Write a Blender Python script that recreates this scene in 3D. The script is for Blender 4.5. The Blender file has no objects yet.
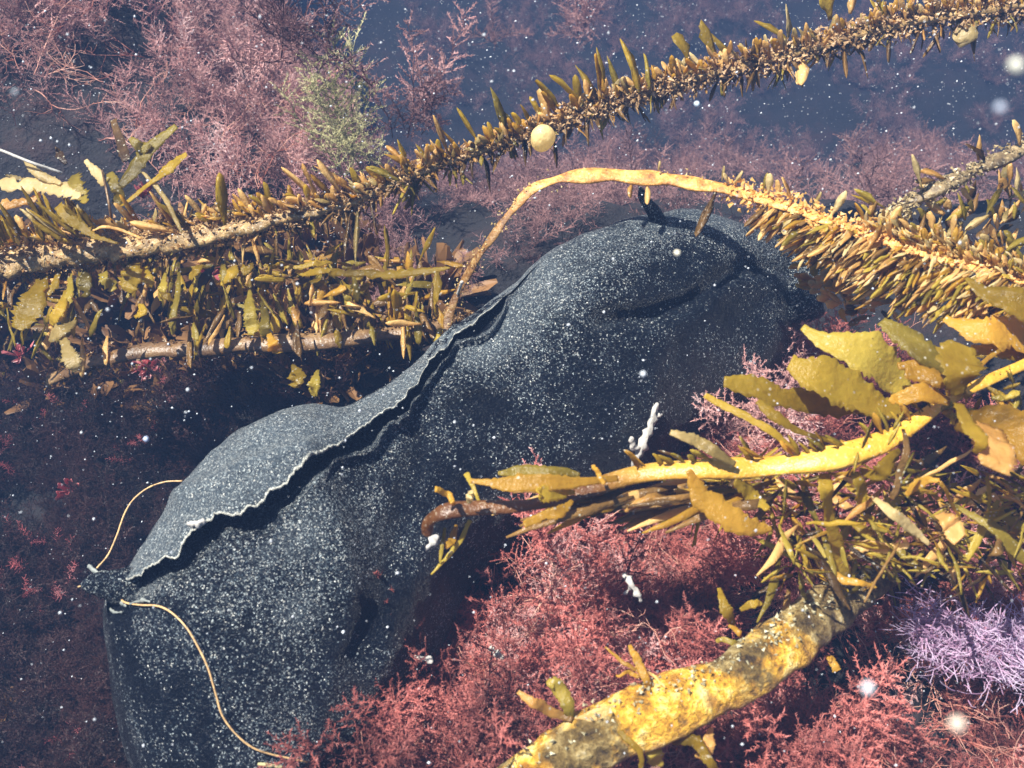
import bpy, bmesh, math, random
import numpy as np
from mathutils import Vector, Matrix, noise as mnoise
from mathutils.bvhtree import BVHTree
random.seed(7); rng = np.random.default_rng(7)
C = bpy.context.scene.collection
sc = bpy.context.scene

# ------------------------------------------------------------------ camera, world, sun, exposure
CAM_H = 0.62; PITCH = math.radians(50); LENS = 34.0; FPX = 1024*LENS/36
CP = Vector((0, -CAM_H/math.tan(PITCH), CAM_H))
FW = Vector((0, math.cos(PITCH), -math.sin(PITCH))); UP = Vector((0, math.sin(PITCH), math.cos(PITCH))); RT = Vector((1, 0, 0))
cam = bpy.data.cameras.new('camera'); cam.lens = LENS; cam.sensor_width = 36; cam.clip_start = 0.01; cam.clip_end = 60
cam.dof.use_dof = True; cam.dof.focus_distance = 0.78; cam.dof.aperture_fstop = 14
camo = bpy.data.objects.new('camera', cam); C.objects.link(camo)
camo.location = CP; camo.rotation_euler = (math.pi/2-PITCH, 0, 0); sc.camera = camo

SUN_EL = math.radians(66); SUN_AZ = math.radians(-88)      # azimuth from +Y towards +X
SD = Vector((math.sin(SUN_AZ)*math.cos(SUN_EL), math.cos(SUN_AZ)*math.cos(SUN_EL), math.sin(SUN_EL)))
sun = bpy.data.lights.new('sun', 'SUN'); sun.energy = 5.0; sun.angle = math.radians(0.6); sun.color = (1.0, 0.95, 0.86)
suno = bpy.data.objects.new('sun', sun); C.objects.link(suno)
suno.rotation_euler = (-SD).to_track_quat('-Z', 'Y').to_euler(); suno.location = (-1, 1, 3)
world = bpy.data.worlds.new('World'); sc.world = world; world.use_nodes = True
wn = world.node_tree.nodes; wl = world.node_tree.links
sky = wn.new('ShaderNodeTexSky'); sky.sky_type = 'NISHITA'; sky.sun_disc = False
sky.sun_elevation = SUN_EL; sky.sun_rotation = SUN_AZ
wl.new(sky.outputs[0], wn['Background'].inputs[0]); wn['Background'].inputs[1].default_value = 0.06
sc.view_settings.view_transform = 'Standard'; sc.view_settings.look = 'None'
sc.view_settings.exposure = 1.6; sc.view_settings.gamma = 1
sc.cycles.volume_bounces = 1; sc.cycles.max_bounces = 6; sc.cycles.use_denoising = True
HAZE_DENSITY = 0.26; HAZE_COLOR = (0.060, 0.108, 0.225)

# ------------------------------------------------------------------ helpers
def P(px, py, d):
    return CP + d*(FW + RT*((px-512)/FPX) + UP*((384-py)/FPX))
def G(px, py, h=0.0):
    r = FW + RT*((px-512)/FPX) + UP*((384-py)/FPX)
    return CP + r*((h-CP.z)/r.z)
def depth(p): return (Vector(p)-CP).dot(FW)
def proj(p):
    v = Vector(p)-CP; d = v.dot(FW)
    return 512+FPX*v.dot(RT)/d, 384-FPX*v.dot(UP)/d
def nz(x, y=0.0, z=0.0): return mnoise.noise(Vector((x, y, z)))
def sm(a, b, x):
    t = min(1, max(0, (x-a)/(b-a))) if a != b else 0
    return t*t*(3-2*t)
def catmull(pts, n):
    """resample a list of tuples to n points by arclength-free Catmull-Rom"""
    A = np.array(pts, float); m = len(A)
    A = np.vstack([2*A[0]-A[1], A, 2*A[-1]-A[-2]])
    out = []
    for i in range(n):
        t = i/(n-1)*(m-1); k = min(int(t), m-2); f = t-k
        p0, p1, p2, p3 = A[k], A[k+1], A[k+2], A[k+3]
        out.append(.5*((2*p1)+(p2-p0)*f+(2*p0-5*p1+4*p2-p3)*f*f+(3*p1-p0-3*p2+p3)*f**3))
    return np.array(out)
def mesh(name, V, F, smooth=True, attrs=None):
    me = bpy.data.meshes.new(name); me.from_pydata([tuple(v) for v in V], [], F)
    if smooth: me.polygons.foreach_set('use_smooth', [True]*len(me.polygons))
    for k, a in (attrs or {}).items():
        at = me.attributes.new(k, 'FLOAT', 'POINT'); at.data.foreach_set('value', np.asarray(a, np.float32))
    me.update(); return me
WM = {}
def link(name, me, mat=None, parent=None, M=None):
    o = bpy.data.objects.new(name, me); C.objects.link(o)
    if mat is not None and me is not None and len(me.materials) == 0: me.materials.append(mat)
    M = M or Matrix.Identity(4)
    if parent is not None:
        o.parent = parent; o.matrix_basis = WM[parent.name].inverted() @ M
    else: o.matrix_basis = M
    WM[o.name] = M.copy()
    return o
def tag(o, label, cat, group=None, kind=None):
    if kind: o['kind'] = kind
    if label: o['label'] = label
    if cat: o['category'] = cat
    if group: o['group'] = group
    return o
def thing(name, label, cat, loc, group=None):
    o = link(name, None, None, None, Matrix.Translation(loc)); return tag(o, label, cat, group)
def frames(path, hint):
    """tangent / side / normal along a path"""
    P_ = [Vector(p) for p in path]; n = len(P_); out = []
    for i in range(n):
        t = (P_[min(i+1, n-1)]-P_[max(i-1, 0)]).normalized()
        h = hint[i] if isinstance(hint, list) else hint
        s = t.cross(h)
        if s.length < 1e-6: s = t.cross(Vector((1, .1, .2)))
        s.normalize(); out.append((t, s, s.cross(t).normalized()))
    return out
def tube(path, wa, wb, hint, seg=10, rough=0.0, rs=60.0, seed=0.0):
    V = []; F = []; T = []; n = len(path); fr = frames(path, hint)
    for i in range(n):
        t, s, m = fr[i]; p = Vector(path[i])
        for j in range(seg):
            a = 2*math.pi*j/seg
            d = s*math.cos(a)*wa[i]+m*math.sin(a)*wb[i]
            q = p+d
            if rough: q += d*rough*nz(q.x*rs+seed, q.y*rs, q.z*rs)*1.6
            V.append(q); T.append(i/(n-1))
    for i in range(n-1):
        for j in range(seg):
            F.append((i*seg+j, i*seg+(j+1) % seg, (i+1)*seg+(j+1) % seg, (i+1)*seg+j))
    V.append(Vector(path[0])-fr[0][0]*wb[0]*.6); T.append(0); V.append(Vector(path[-1])+fr[-1][0]*wb[-1]*.6); T.append(1)
    for j in range(seg):
        F.append((len(V)-2, (j+1) % seg, j)); F.append((len(V)-1, (n-1)*seg+j, (n-1)*seg+(j+1) % seg))
    return V, F, T
def sheet(path, hw, hint, th, k=5, curl=0.0, ruf=0.0, rf=5.0, tooth=0.0, seed=0.0):
    """thin blade with thickness: path, half widths, normal hint"""
    V = []; F = []; T = []; n = len(path); fr = frames(path, hint)
    for side in (1, -1):
        for i in range(n):
            t, s, m = fr[i]; p = Vector(path[i]); u = i/(n-1)
            for j in range(k):
                x = -1+2*j/(k-1); w = hw[i]
                if tooth and abs(x) == 1: w *= 1+tooth*(nz(u*23+seed, x*3.1, seed)*1.6+nz(u*61+seed, x*3.1, seed)*1.2)
                z = curl*w*(x*x)*1.0 + ruf*w*abs(x)**1.5*math.sin(u*rf*6.28+seed+(1.3 if x > 0 else 0)) + ruf*.5*w*nz(u*4+seed, x*1.5)
                e = th*(1-.75*abs(x)**3)
                V.append(p+s*x*w+m*(z+side*e+.05*w*math.cos(x*9+seed))); T.append(u)
    N = n*k
    for i in range(n-1):
        for j in range(k-1):
            a = i*k+j; F.append((a, a+1, a+k+1, a+k)); F.append((N+a, N+a+k, N+a+k+1, N+a+1))
        a = i*k; F.append((a, a+k, N+a+k, N+a)); a = i*k+k-1; F.append((a, N+a, N+a+k, a+k))
    for j in range(k-1):
        F.append((j, N+j, N+j+1, j+1)); a = (n-1)*k+j; F.append((a, a+1, N+a+1, N+a))
    return V, F, T
def join(*parts):
    V = []; F = []; T = []
    for v, f, t in parts:
        b = len(V); V += list(v); F += [tuple(i+b for i in q) for q in f]; T += list(t)
    return V, F, T

# ------------------------------------------------------------------ materials
def new_mat(name):
    m = bpy.data.materials.new(name); m.use_nodes = True; n = m.node_tree.nodes; l = m.node_tree.links
    return m, n, l, n['Principled BSDF']
def N(n, t, **k):
    x = n.new(t)
    for a, b in k.items(): setattr(x, a, b)
    return x
def noise_tex(n, l, scale, detail=4, rough=.6, vec=None):
    x = n.new('ShaderNodeTexNoise'); x.inputs['Scale'].default_value = scale
    x.inputs['Detail'].default_value = detail; x.inputs['Roughness'].default_value = rough
    if vec is not None: l.new(vec, x.inputs['Vector'])
    return x
def ramp(n, l, src, stops):
    r = n.new('ShaderNodeValToRGB'); e = r.color_ramp.elements
    while len(e) < len(stops): e.new(.5)
    for i, (p, c) in enumerate(stops):
        e[i].position = p; e[i].color = (*c, 1) if len(c) == 3 else c
    l.new(src, r.inputs[0]); return r
def mixc(n, l, fac, a, b, blend='MIX'):
    m = n.new('ShaderNodeMix'); m.data_type = 'RGBA'; m.blend_type = blend
    for k, v in ((0, fac), (6, a), (7, b)):
        if isinstance(v, (int, float)): m.inputs[k].default_value = v
        elif isinstance(v, tuple): m.inputs[k].default_value = (*v, 1)
        else: l.new(v, m.inputs[k])
    return m.outputs[2]
def math_n(n, l, op, a, b=None):
    m = n.new('ShaderNodeMath'); m.operation = op
    for k, v in ((0, a), (1, b)):
        if v is None: continue
        if isinstance(v, (int, float)): m.inputs[k].default_value = v
        else: l.new(v, m.inputs[k])
    return m.outputs[0]
def bump(n, l, h, dist, strength=1.0):
    b = n.new('ShaderNodeBump'); b.inputs['Distance'].default_value = dist; b.inputs['Strength'].default_value = strength
    l.new(h, b.inputs['Height']); return b.outputs[0]
def obj_pos(n): return n.new('ShaderNodeNewGeometry').outputs['Position']

def blade_mat(name, dark, light, trans=0.45, rough=.24, spots=True):
    m, n, l, p = new_mat(name)
    pos = obj_pos(n); oi = n.new('ShaderNodeObjectInfo')
    at = N(n, 'ShaderNodeAttribute', attribute_name='t')
    f = math_n(n, l, 'ADD', math_n(n, l, 'MULTIPLY', oi.outputs['Random'], .8), math_n(n, l, 'MULTIPLY', at.outputs['Fac'], .35))
    no = noise_tex(n, l, 32, 7, .75, pos)
    f = math_n(n, l, 'ADD', f, math_n(n, l, 'MULTIPLY', math_n(n, l, 'SUBTRACT', no.outputs[0], .5), 1.2))
    col = ramp(n, l, f, [(0.02, tuple(x*.45 for x in dark)), (.22, dark), (1.0, light)]).outputs[0]
    if spots:
        v = n.new('ShaderNodeTexVoronoi'); v.inputs['Scale'].default_value = 210; l.new(pos, v.inputs['Vector'])
        s = ramp(n, l, v.outputs['Distance'], [(0.12, (1, 1, 1)), (0.2, (0, 0, 0))]).outputs[0]
        s2 = ramp(n, l, noise_tex(n, l, 70, 2, .5, pos).outputs[0], [(.42, (0, 0, 0)), (.56, (1, 1, 1))]).outputs[0]
        s = mixc(n, l, 1.0, s, s2, 'MULTIPLY')
        col = mixc(n, l, s, col, (.75, .72, .55))
    l.new(col, p.inputs['Base Color']); p.inputs['Roughness'].default_value = rough
    p.inputs['Specular IOR Level'].default_value = .45
    b = bump(n, l, noise_tex(n, l, 110, 5, .65, pos).outputs[0], .0030, .8); l.new(b, p.inputs['Normal'])
    tr = n.new('ShaderNodeBsdfTranslucent'); l.new(mixc(n, l, .35, col, light), tr.inputs[0])
    mx = n.new('ShaderNodeMixShader'); mx.inputs[0].default_value = trans+.15
    l.new(p.outputs[0], mx.inputs[1]); l.new(tr.outputs[0], mx.inputs[2]); l.new(mx.outputs[0], n['Material Output'].inputs[0])
    return m
M_orange = blade_mat('kelp_orange', (.60, .34, .08), (.98, .72, .30), .45)
M_yellow = blade_mat('kelp_yellow', (.34, .23, .015), (.74, .55, .06), .58)
M_gold = blade_mat('kelp_gold', (.42, .24, .02), (.76, .48, .06), .5)
M_olive = blade_mat('kelp_olive', (.24, .18, .02), (.66, .52, .08), .5)
M_brown = blade_mat('kelp_brown', (.09, .05, .015), (.34, .19, .05), .3)
M_pale = blade_mat('kelp_pale', (.40, .30, .10), (.85, .70, .36), .45)

def stipe_mat(name, c0, c1, c2, scale=70, crust=0.0, fleck=.35, along=None):
    m, n, l, p = new_mat(name); pos = obj_pos(n)
    no = noise_tex(n, l, scale, 6, .7, pos)
    col = ramp(n, l, no.outputs[0], [(.3, c0), (.5, c1), (.68, c2)]).outputs[0]
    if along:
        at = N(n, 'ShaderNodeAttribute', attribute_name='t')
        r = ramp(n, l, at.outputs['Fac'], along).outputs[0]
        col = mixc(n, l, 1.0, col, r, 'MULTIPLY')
    v = noise_tex(n, l, 480, 2, .6, pos)
    s = ramp(n, l, v.outputs[0], [(.60, (0, 0, 0)), (.68, (fleck,)*3)]).outputs[0]
    col = mixc(n, l, s, col, (.7, .66, .5))
    l.new(col, p.inputs['Base Color']); p.inputs['Roughness'].default_value = .42
    h = math_n(n, l, 'ADD', no.outputs[0], math_n(n, l, 'MULTIPLY', noise_tex(n, l, 330, 3, .6, pos).outputs[0], .4))
    l.new(bump(n, l, h, .0018+crust, 1), p.inputs['Normal']); return m
M_st_a = stipe_mat('stipe_encrusted', (.08, .045, .015), (.26, .16, .05), (.55, .36, .14), 150, 0, .45)
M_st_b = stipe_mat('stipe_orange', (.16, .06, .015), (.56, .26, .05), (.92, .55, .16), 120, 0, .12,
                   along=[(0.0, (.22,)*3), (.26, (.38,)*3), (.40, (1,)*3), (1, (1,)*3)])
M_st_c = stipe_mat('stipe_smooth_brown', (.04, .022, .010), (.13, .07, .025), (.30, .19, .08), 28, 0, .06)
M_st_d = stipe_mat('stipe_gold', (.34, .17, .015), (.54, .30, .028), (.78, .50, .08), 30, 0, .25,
                   along=[(0.0, (.16, .10, .12)), (.36, (.2, .13, .14)), (.5, (1, 1, 1)), (1, (.9, .9, .9))])  # browner left half, with its weaker light painted in as well
M_st_f = stipe_mat('stipe_grey', (.05, .035, .02), (.16, .11, .05), (.40, .30, .15), 120)
def crust_mat():
    m, n, l, p = new_mat('stipe_crusted_yellow'); pos = obj_pos(n)
    big = noise_tex(n, l, 30, 5, .65, pos); fine = noise_tex(n, l, 95, 6, .7, pos)
    yel = ramp(n, l, fine.outputs[0], [(.34, (.12, .07, .02)), (.42, (.42, .20, .02)), (.52, (.76, .42, .035)), (.66, (.96, .76, .28))]).outputs[0]
    gry = ramp(n, l, fine.outputs[0], [(.36, (.04, .025, .01)), (.5, (.17, .11, .03)), (.62, (.40, .30, .12)), (.72, (.7, .62, .45))]).outputs[0]
    f = ramp(n, l, big.outputs[0], [(.40, (0, 0, 0)), (.56, (1, 1, 1))]).outputs[0]
    at = N(n, 'ShaderNodeAttribute', attribute_name='t')
    f2 = ramp(n, l, at.outputs['Fac'], [(0, (.45,)*3), (.28, (.30,)*3), (.38, (.95,)*3), (.50, (1,)*3), (.57, (.15,)*3), (.68, (.55,)*3), (.8, (0,)*3)]).outputs[0]  # crust tone along the stipe, bright caustic patches painted in
    f = mixc(n, l, .62, f, f2)
    f = ramp(n, l, f, [(.36, (0, 0, 0)), (.6, (1, 1, 1))]).outputs[0]
    vo = n.new('ShaderNodeTexVoronoi'); vo.inputs['Scale'].default_value = 62; l.new(pos, vo.inputs['Vector'])
    pit = ramp(n, l, vo.outputs['Distance'], [(.14, (.75,)*3), (.30, (0, 0, 0))]).outputs[0]
    yel = mixc(n, l, pit, yel, (.34, .14, .02))
    l.new(mixc(n, l, f, gry, yel), p.inputs['Base Color']); p.inputs['Roughness'].default_value = .38
    l.new(bump(n, l, fine.outputs[0], .012, 1), p.inputs['Normal']); return m
M_crust = crust_mat()

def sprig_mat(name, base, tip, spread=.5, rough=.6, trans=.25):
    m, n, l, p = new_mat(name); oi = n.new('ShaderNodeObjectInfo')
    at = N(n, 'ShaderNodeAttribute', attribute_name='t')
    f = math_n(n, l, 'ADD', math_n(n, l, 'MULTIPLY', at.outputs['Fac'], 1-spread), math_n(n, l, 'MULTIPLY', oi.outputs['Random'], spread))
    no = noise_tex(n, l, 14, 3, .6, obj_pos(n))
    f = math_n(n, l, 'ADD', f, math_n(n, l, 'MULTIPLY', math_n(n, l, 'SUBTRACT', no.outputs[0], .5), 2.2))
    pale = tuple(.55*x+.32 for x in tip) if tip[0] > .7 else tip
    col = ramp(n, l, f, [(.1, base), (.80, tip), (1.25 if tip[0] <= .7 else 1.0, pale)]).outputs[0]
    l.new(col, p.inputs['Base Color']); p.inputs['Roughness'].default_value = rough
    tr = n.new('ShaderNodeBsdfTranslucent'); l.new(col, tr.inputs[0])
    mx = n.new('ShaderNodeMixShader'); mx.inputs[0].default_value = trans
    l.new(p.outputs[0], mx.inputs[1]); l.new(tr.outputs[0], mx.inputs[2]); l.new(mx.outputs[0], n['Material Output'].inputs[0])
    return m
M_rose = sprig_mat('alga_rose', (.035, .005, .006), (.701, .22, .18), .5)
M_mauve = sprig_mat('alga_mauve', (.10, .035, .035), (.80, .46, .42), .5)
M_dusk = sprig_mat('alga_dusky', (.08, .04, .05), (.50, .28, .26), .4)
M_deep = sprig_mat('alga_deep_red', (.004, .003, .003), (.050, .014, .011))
M_pink = sprig_mat('alga_pink', (.30, .05, .06), (.80, .25, .25), .3, .5, .35)
M_lilac = sprig_mat('alga_lilac', (.50, .30, .46), (.699, .60, .76), .3, .6, .4)
M_rust = sprig_mat('alga_rust', (.05, .02, .01), (.26, .13, .04))
M_green = sprig_mat('alga_green', (.18, .17, .05), (.62, .58, .30))

def rock_mat():
    m, n, l, p = new_mat('seabed_rock'); pos = obj_pos(n)
    a = noise_tex(n, l, 9, 8, .7, pos); b = noise_tex(n, l, 120, 5, .7, pos)
    c = ramp(n, l, a.outputs[0], [(.35, (.004, .005, .008)), (.52, (.013, .012, .015)), (.66, (.04, .018, .018)), (.78, (.07, .05, .035))]).outputs[0]
    s = ramp(n, l, b.outputs[0], [(.60, (0, 0, 0)), (.74, (.6, .6, .6))]).outputs[0]
    l.new(mixc(n, l, s, c, (.07, .055, .05)), p.inputs['Base Color']); p.inputs['Roughness'].default_value = .85
    l.new(bump(n, l, math_n(n, l, 'ADD', a.outputs[0], math_n(n, l, 'MULTIPLY', b.outputs[0], .3)), .03, 1), p.inputs['Normal'])
    return m
M_rock = rock_mat()
def skin_mat():
    m, n, l, p = new_mat('sea_hare_skin'); pos = obj_pos(n)
    speckle_and_light = N(n, 'ShaderNodeAttribute', attribute_name='speckle_and_light'); edge = N(n, 'ShaderNodeAttribute', attribute_name='edge')
    big = noise_tex(n, l, 22, 5, .65, pos); gr = noise_tex(n, l, 520, 3, .6, pos)
    v = n.new('ShaderNodeTexVoronoi'); v.inputs['Scale'].default_value = 1080; v.inputs['Randomness'].default_value = 1
    nv = noise_tex(n, l, 700, 2, .5, pos)
    vm = n.new('ShaderNodeVectorMath'); vm.operation = 'MULTIPLY_ADD'; l.new(nv.outputs['Color'], vm.inputs[0]); vm.inputs[1].default_value = (.003,)*3; l.new(pos, vm.inputs[2])
    l.new(vm.outputs[0], v.inputs['Vector'])
    base = ramp(n, l, big.outputs[0], [(.3, (.002, .0035, .007)), (.7, (.005, .008, .015))]).outputs[0]
    # pale papillae: a dot in each voronoi cell, its chance set by speckle density and painted light
    sep = n.new('ShaderNodeSeparateColor'); l.new(v.outputs['Color'], sep.inputs[0])
    field = math_n(n, l, 'ADD', math_n(n, l, 'MULTIPLY', speckle_and_light.outputs['Fac'], 1.25), math_n(n, l, 'MULTIPLY', math_n(n, l, 'SUBTRACT', big.outputs[0], .44), 2.1))
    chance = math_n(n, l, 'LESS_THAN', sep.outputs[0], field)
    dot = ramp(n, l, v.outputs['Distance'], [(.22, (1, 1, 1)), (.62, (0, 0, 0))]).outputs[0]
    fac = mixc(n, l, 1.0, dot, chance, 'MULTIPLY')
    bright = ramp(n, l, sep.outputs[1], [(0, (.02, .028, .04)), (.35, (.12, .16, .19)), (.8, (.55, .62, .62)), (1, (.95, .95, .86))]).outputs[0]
    sheen = ramp(n, l, speckle_and_light.outputs['Fac'], [(.45, (0, 0, 0)), (1.2, (.22,)*3)]).outputs[0]
    base = mixc(n, l, sheen, base, (.34, .42, .47))  # pale sheen of the sunlit flap painted into the base colour
    col = mixc(n, l, fac, base, bright)
    e = ramp(n, l, math_n(n, l, 'ADD', edge.outputs['Fac'], math_n(n, l, 'MULTIPLY', math_n(n, l, 'SUBTRACT', gr.outputs[0], .5), 1.6)), [(.62, (0, 0, 0)), (.85, (1, 1, 1))]).outputs[0]
    col = mixc(n, l, e, col, (.55, .55, .48))
    l.new(col, p.inputs['Base Color']); p.inputs['Roughness'].default_value = .30; p.inputs['Specular IOR Level'].default_value = .20
    h = math_n(n, l, 'ADD', gr.outputs[0], math_n(n, l, 'MULTIPLY', dot, .5)); h = math_n(n, l, 'ADD', h, math_n(n, l, 'MULTIPLY', noise_tex(n, l, 75, 4, .6, pos).outputs[0], 1.6))
    l.new(bump(n, l, h, .0022, .9), p.inputs['Normal']); return m
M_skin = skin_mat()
def plain(name, col, rough=.5, trans=0, spec=.5):
    m, n, l, p = new_mat(name)
    no = noise_tex(n, l, 160, 4, .6, obj_pos(n))
    c = ramp(n, l, no.outputs[0], [(.3, tuple(x*.65 for x in col)), (.7, tuple(min(1, x*1.15) for x in col))]).outputs[0]
    l.new(c, p.inputs['Base Color']); p.inputs['Roughness'].default_value = rough; p.inputs['Specular IOR Level'].default_value = spec
    if trans: p.inputs['Transmission Weight'].default_value = trans
    l.new(bump(n, l, no.outputs[0], .002, .7), p.inputs['Normal']); return m
M_white = plain('dead_coralline', (.42, .40, .36), .7)
M_thread = plain('thread_orange', (.62, .40, .18), .4)
M_float = blade_mat('float_yellow', (.85, .55, .16), (1.0, .85, .45), .35, .12, False)
M_part = plain('marine_snow', (.62, .66, .7), .5)

# ------------------------------------------------------------------ seabed
def gauss(x, y, cx, cy, sx, sy): return math.exp(-((x-cx)/sx)**2-((y-cy)/sy)**2)
def T(x, y):
    z = -0.01
    z -= (.30*sm(.20, .60, y)+.7*sm(.55, 1.6, y))*sm(-.42, -.05, x+.3*(y-.4))            # far pocket of dark water behind the animal
    z += .10*gauss(x, y, -.50, .52, .30, .22)                        # mound of red algae at the upper left
    z -= .13*sm(-.10, -.42, x)*sm(.30, .05, y)                       # hollow at the left
    z -= .05*gauss(x, y, .33, -.15, .14, .10)
    z += .05*sm(.4, .8, y)*nz(x*6, y*6, 4.4)+.03*nz(x*4.1, y*4.1, 3.1)+.030*sm(-.1, .1, x)*sm(.15, -.05, y)*nz(x*15, y*15, 6.1)+.022*nz(x*11, y*11, 1.7)+.010*nz(x*27, y*27, 5.2)
    return z
def build_seabed():
    xs = np.unique(np.concatenate([np.linspace(-6, -1.2, 20), np.linspace(-1.2, 1.4, 230), np.linspace(1.4, 6, 20)]))
    ys = np.unique(np.concatenate([np.linspace(-3, -.5, 16), np.linspace(-.5, 1.8, 210), np.linspace(1.8, 7, 24)]))
    V = [(x, y, T(x, y)) for y in ys for x in xs]; W = len(xs)
    F = [(j*W+i, j*W+i+1, (j+1)*W+i+1, (j+1)*W+i) for j in range(len(ys)-1) for i in range(W-1)]
    me = mesh('seabed', V, F); o = link('seabed', me, M_rock); o['kind'] = 'structure'; return V, F
sbV, sbF = build_seabed()
bvh_ground = BVHTree.FromPolygons([Vector(v) for v in sbV], sbF)

# ------------------------------------------------------------------ the sea hare
ST = [  # upper-left edge, lower-right edge, height of the body's axis above the seabed, in the view
 (806, 262, 812, 296, .075), (798, 250, 808, 312, .075), (778, 237, 800, 340, .078), (745, 222, 774, 382, .08), (705, 209, 738, 410, .08),
 (660, 211, 700, 440, .08), (620, 221, 672, 470, .08), (575, 243, 640, 492, .08), (535, 268, 600, 512, .075),
 (495, 298, 550, 535, .07), (455, 325, 505, 560, .07), (420, 353, 470, 590, .07), (385, 379, 452, 620, .07),
 (345, 400, 432, 655, .07), (300, 407, 405, 700, .07), (255, 424, 372, 745, .065), (215, 451, 340, 785, .06),
 (180, 486, 300, 815, .055), (150, 525, 260, 835, .05), (124, 562, 205, 840, .045), (104, 590, 160, 820, .04), (103, 625, 128, 760, .04), (108, 660, 112, 700, .04)]
EDGE = [(88, 590), (105, 578), (128, 572), (150, 563), (178, 548), (196, 522), (215, 513), (235, 511), (255, 500), (278, 484), (300, 468), (322, 452), (338, 447), (356, 430), (374, 415), (392, 405), (406, 396), (414, 384), (424, 364), (436, 350), (450, 338), (470, 322), (496, 303), (530, 278), (560, 256)]
def dist_poly(x, y, poly):
    best = 1e9
    for (ax, ay), (bx, by) in zip(poly, poly[1:]):
        dx, dy = bx-ax, by-ay; t = max(0, min(1, ((x-ax)*dx+(y-ay)*dy)/(dx*dx+dy*dy)))
        best = min(best, math.hypot(x-ax-t*dx, y-ay-t*dy))
    return best
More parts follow.
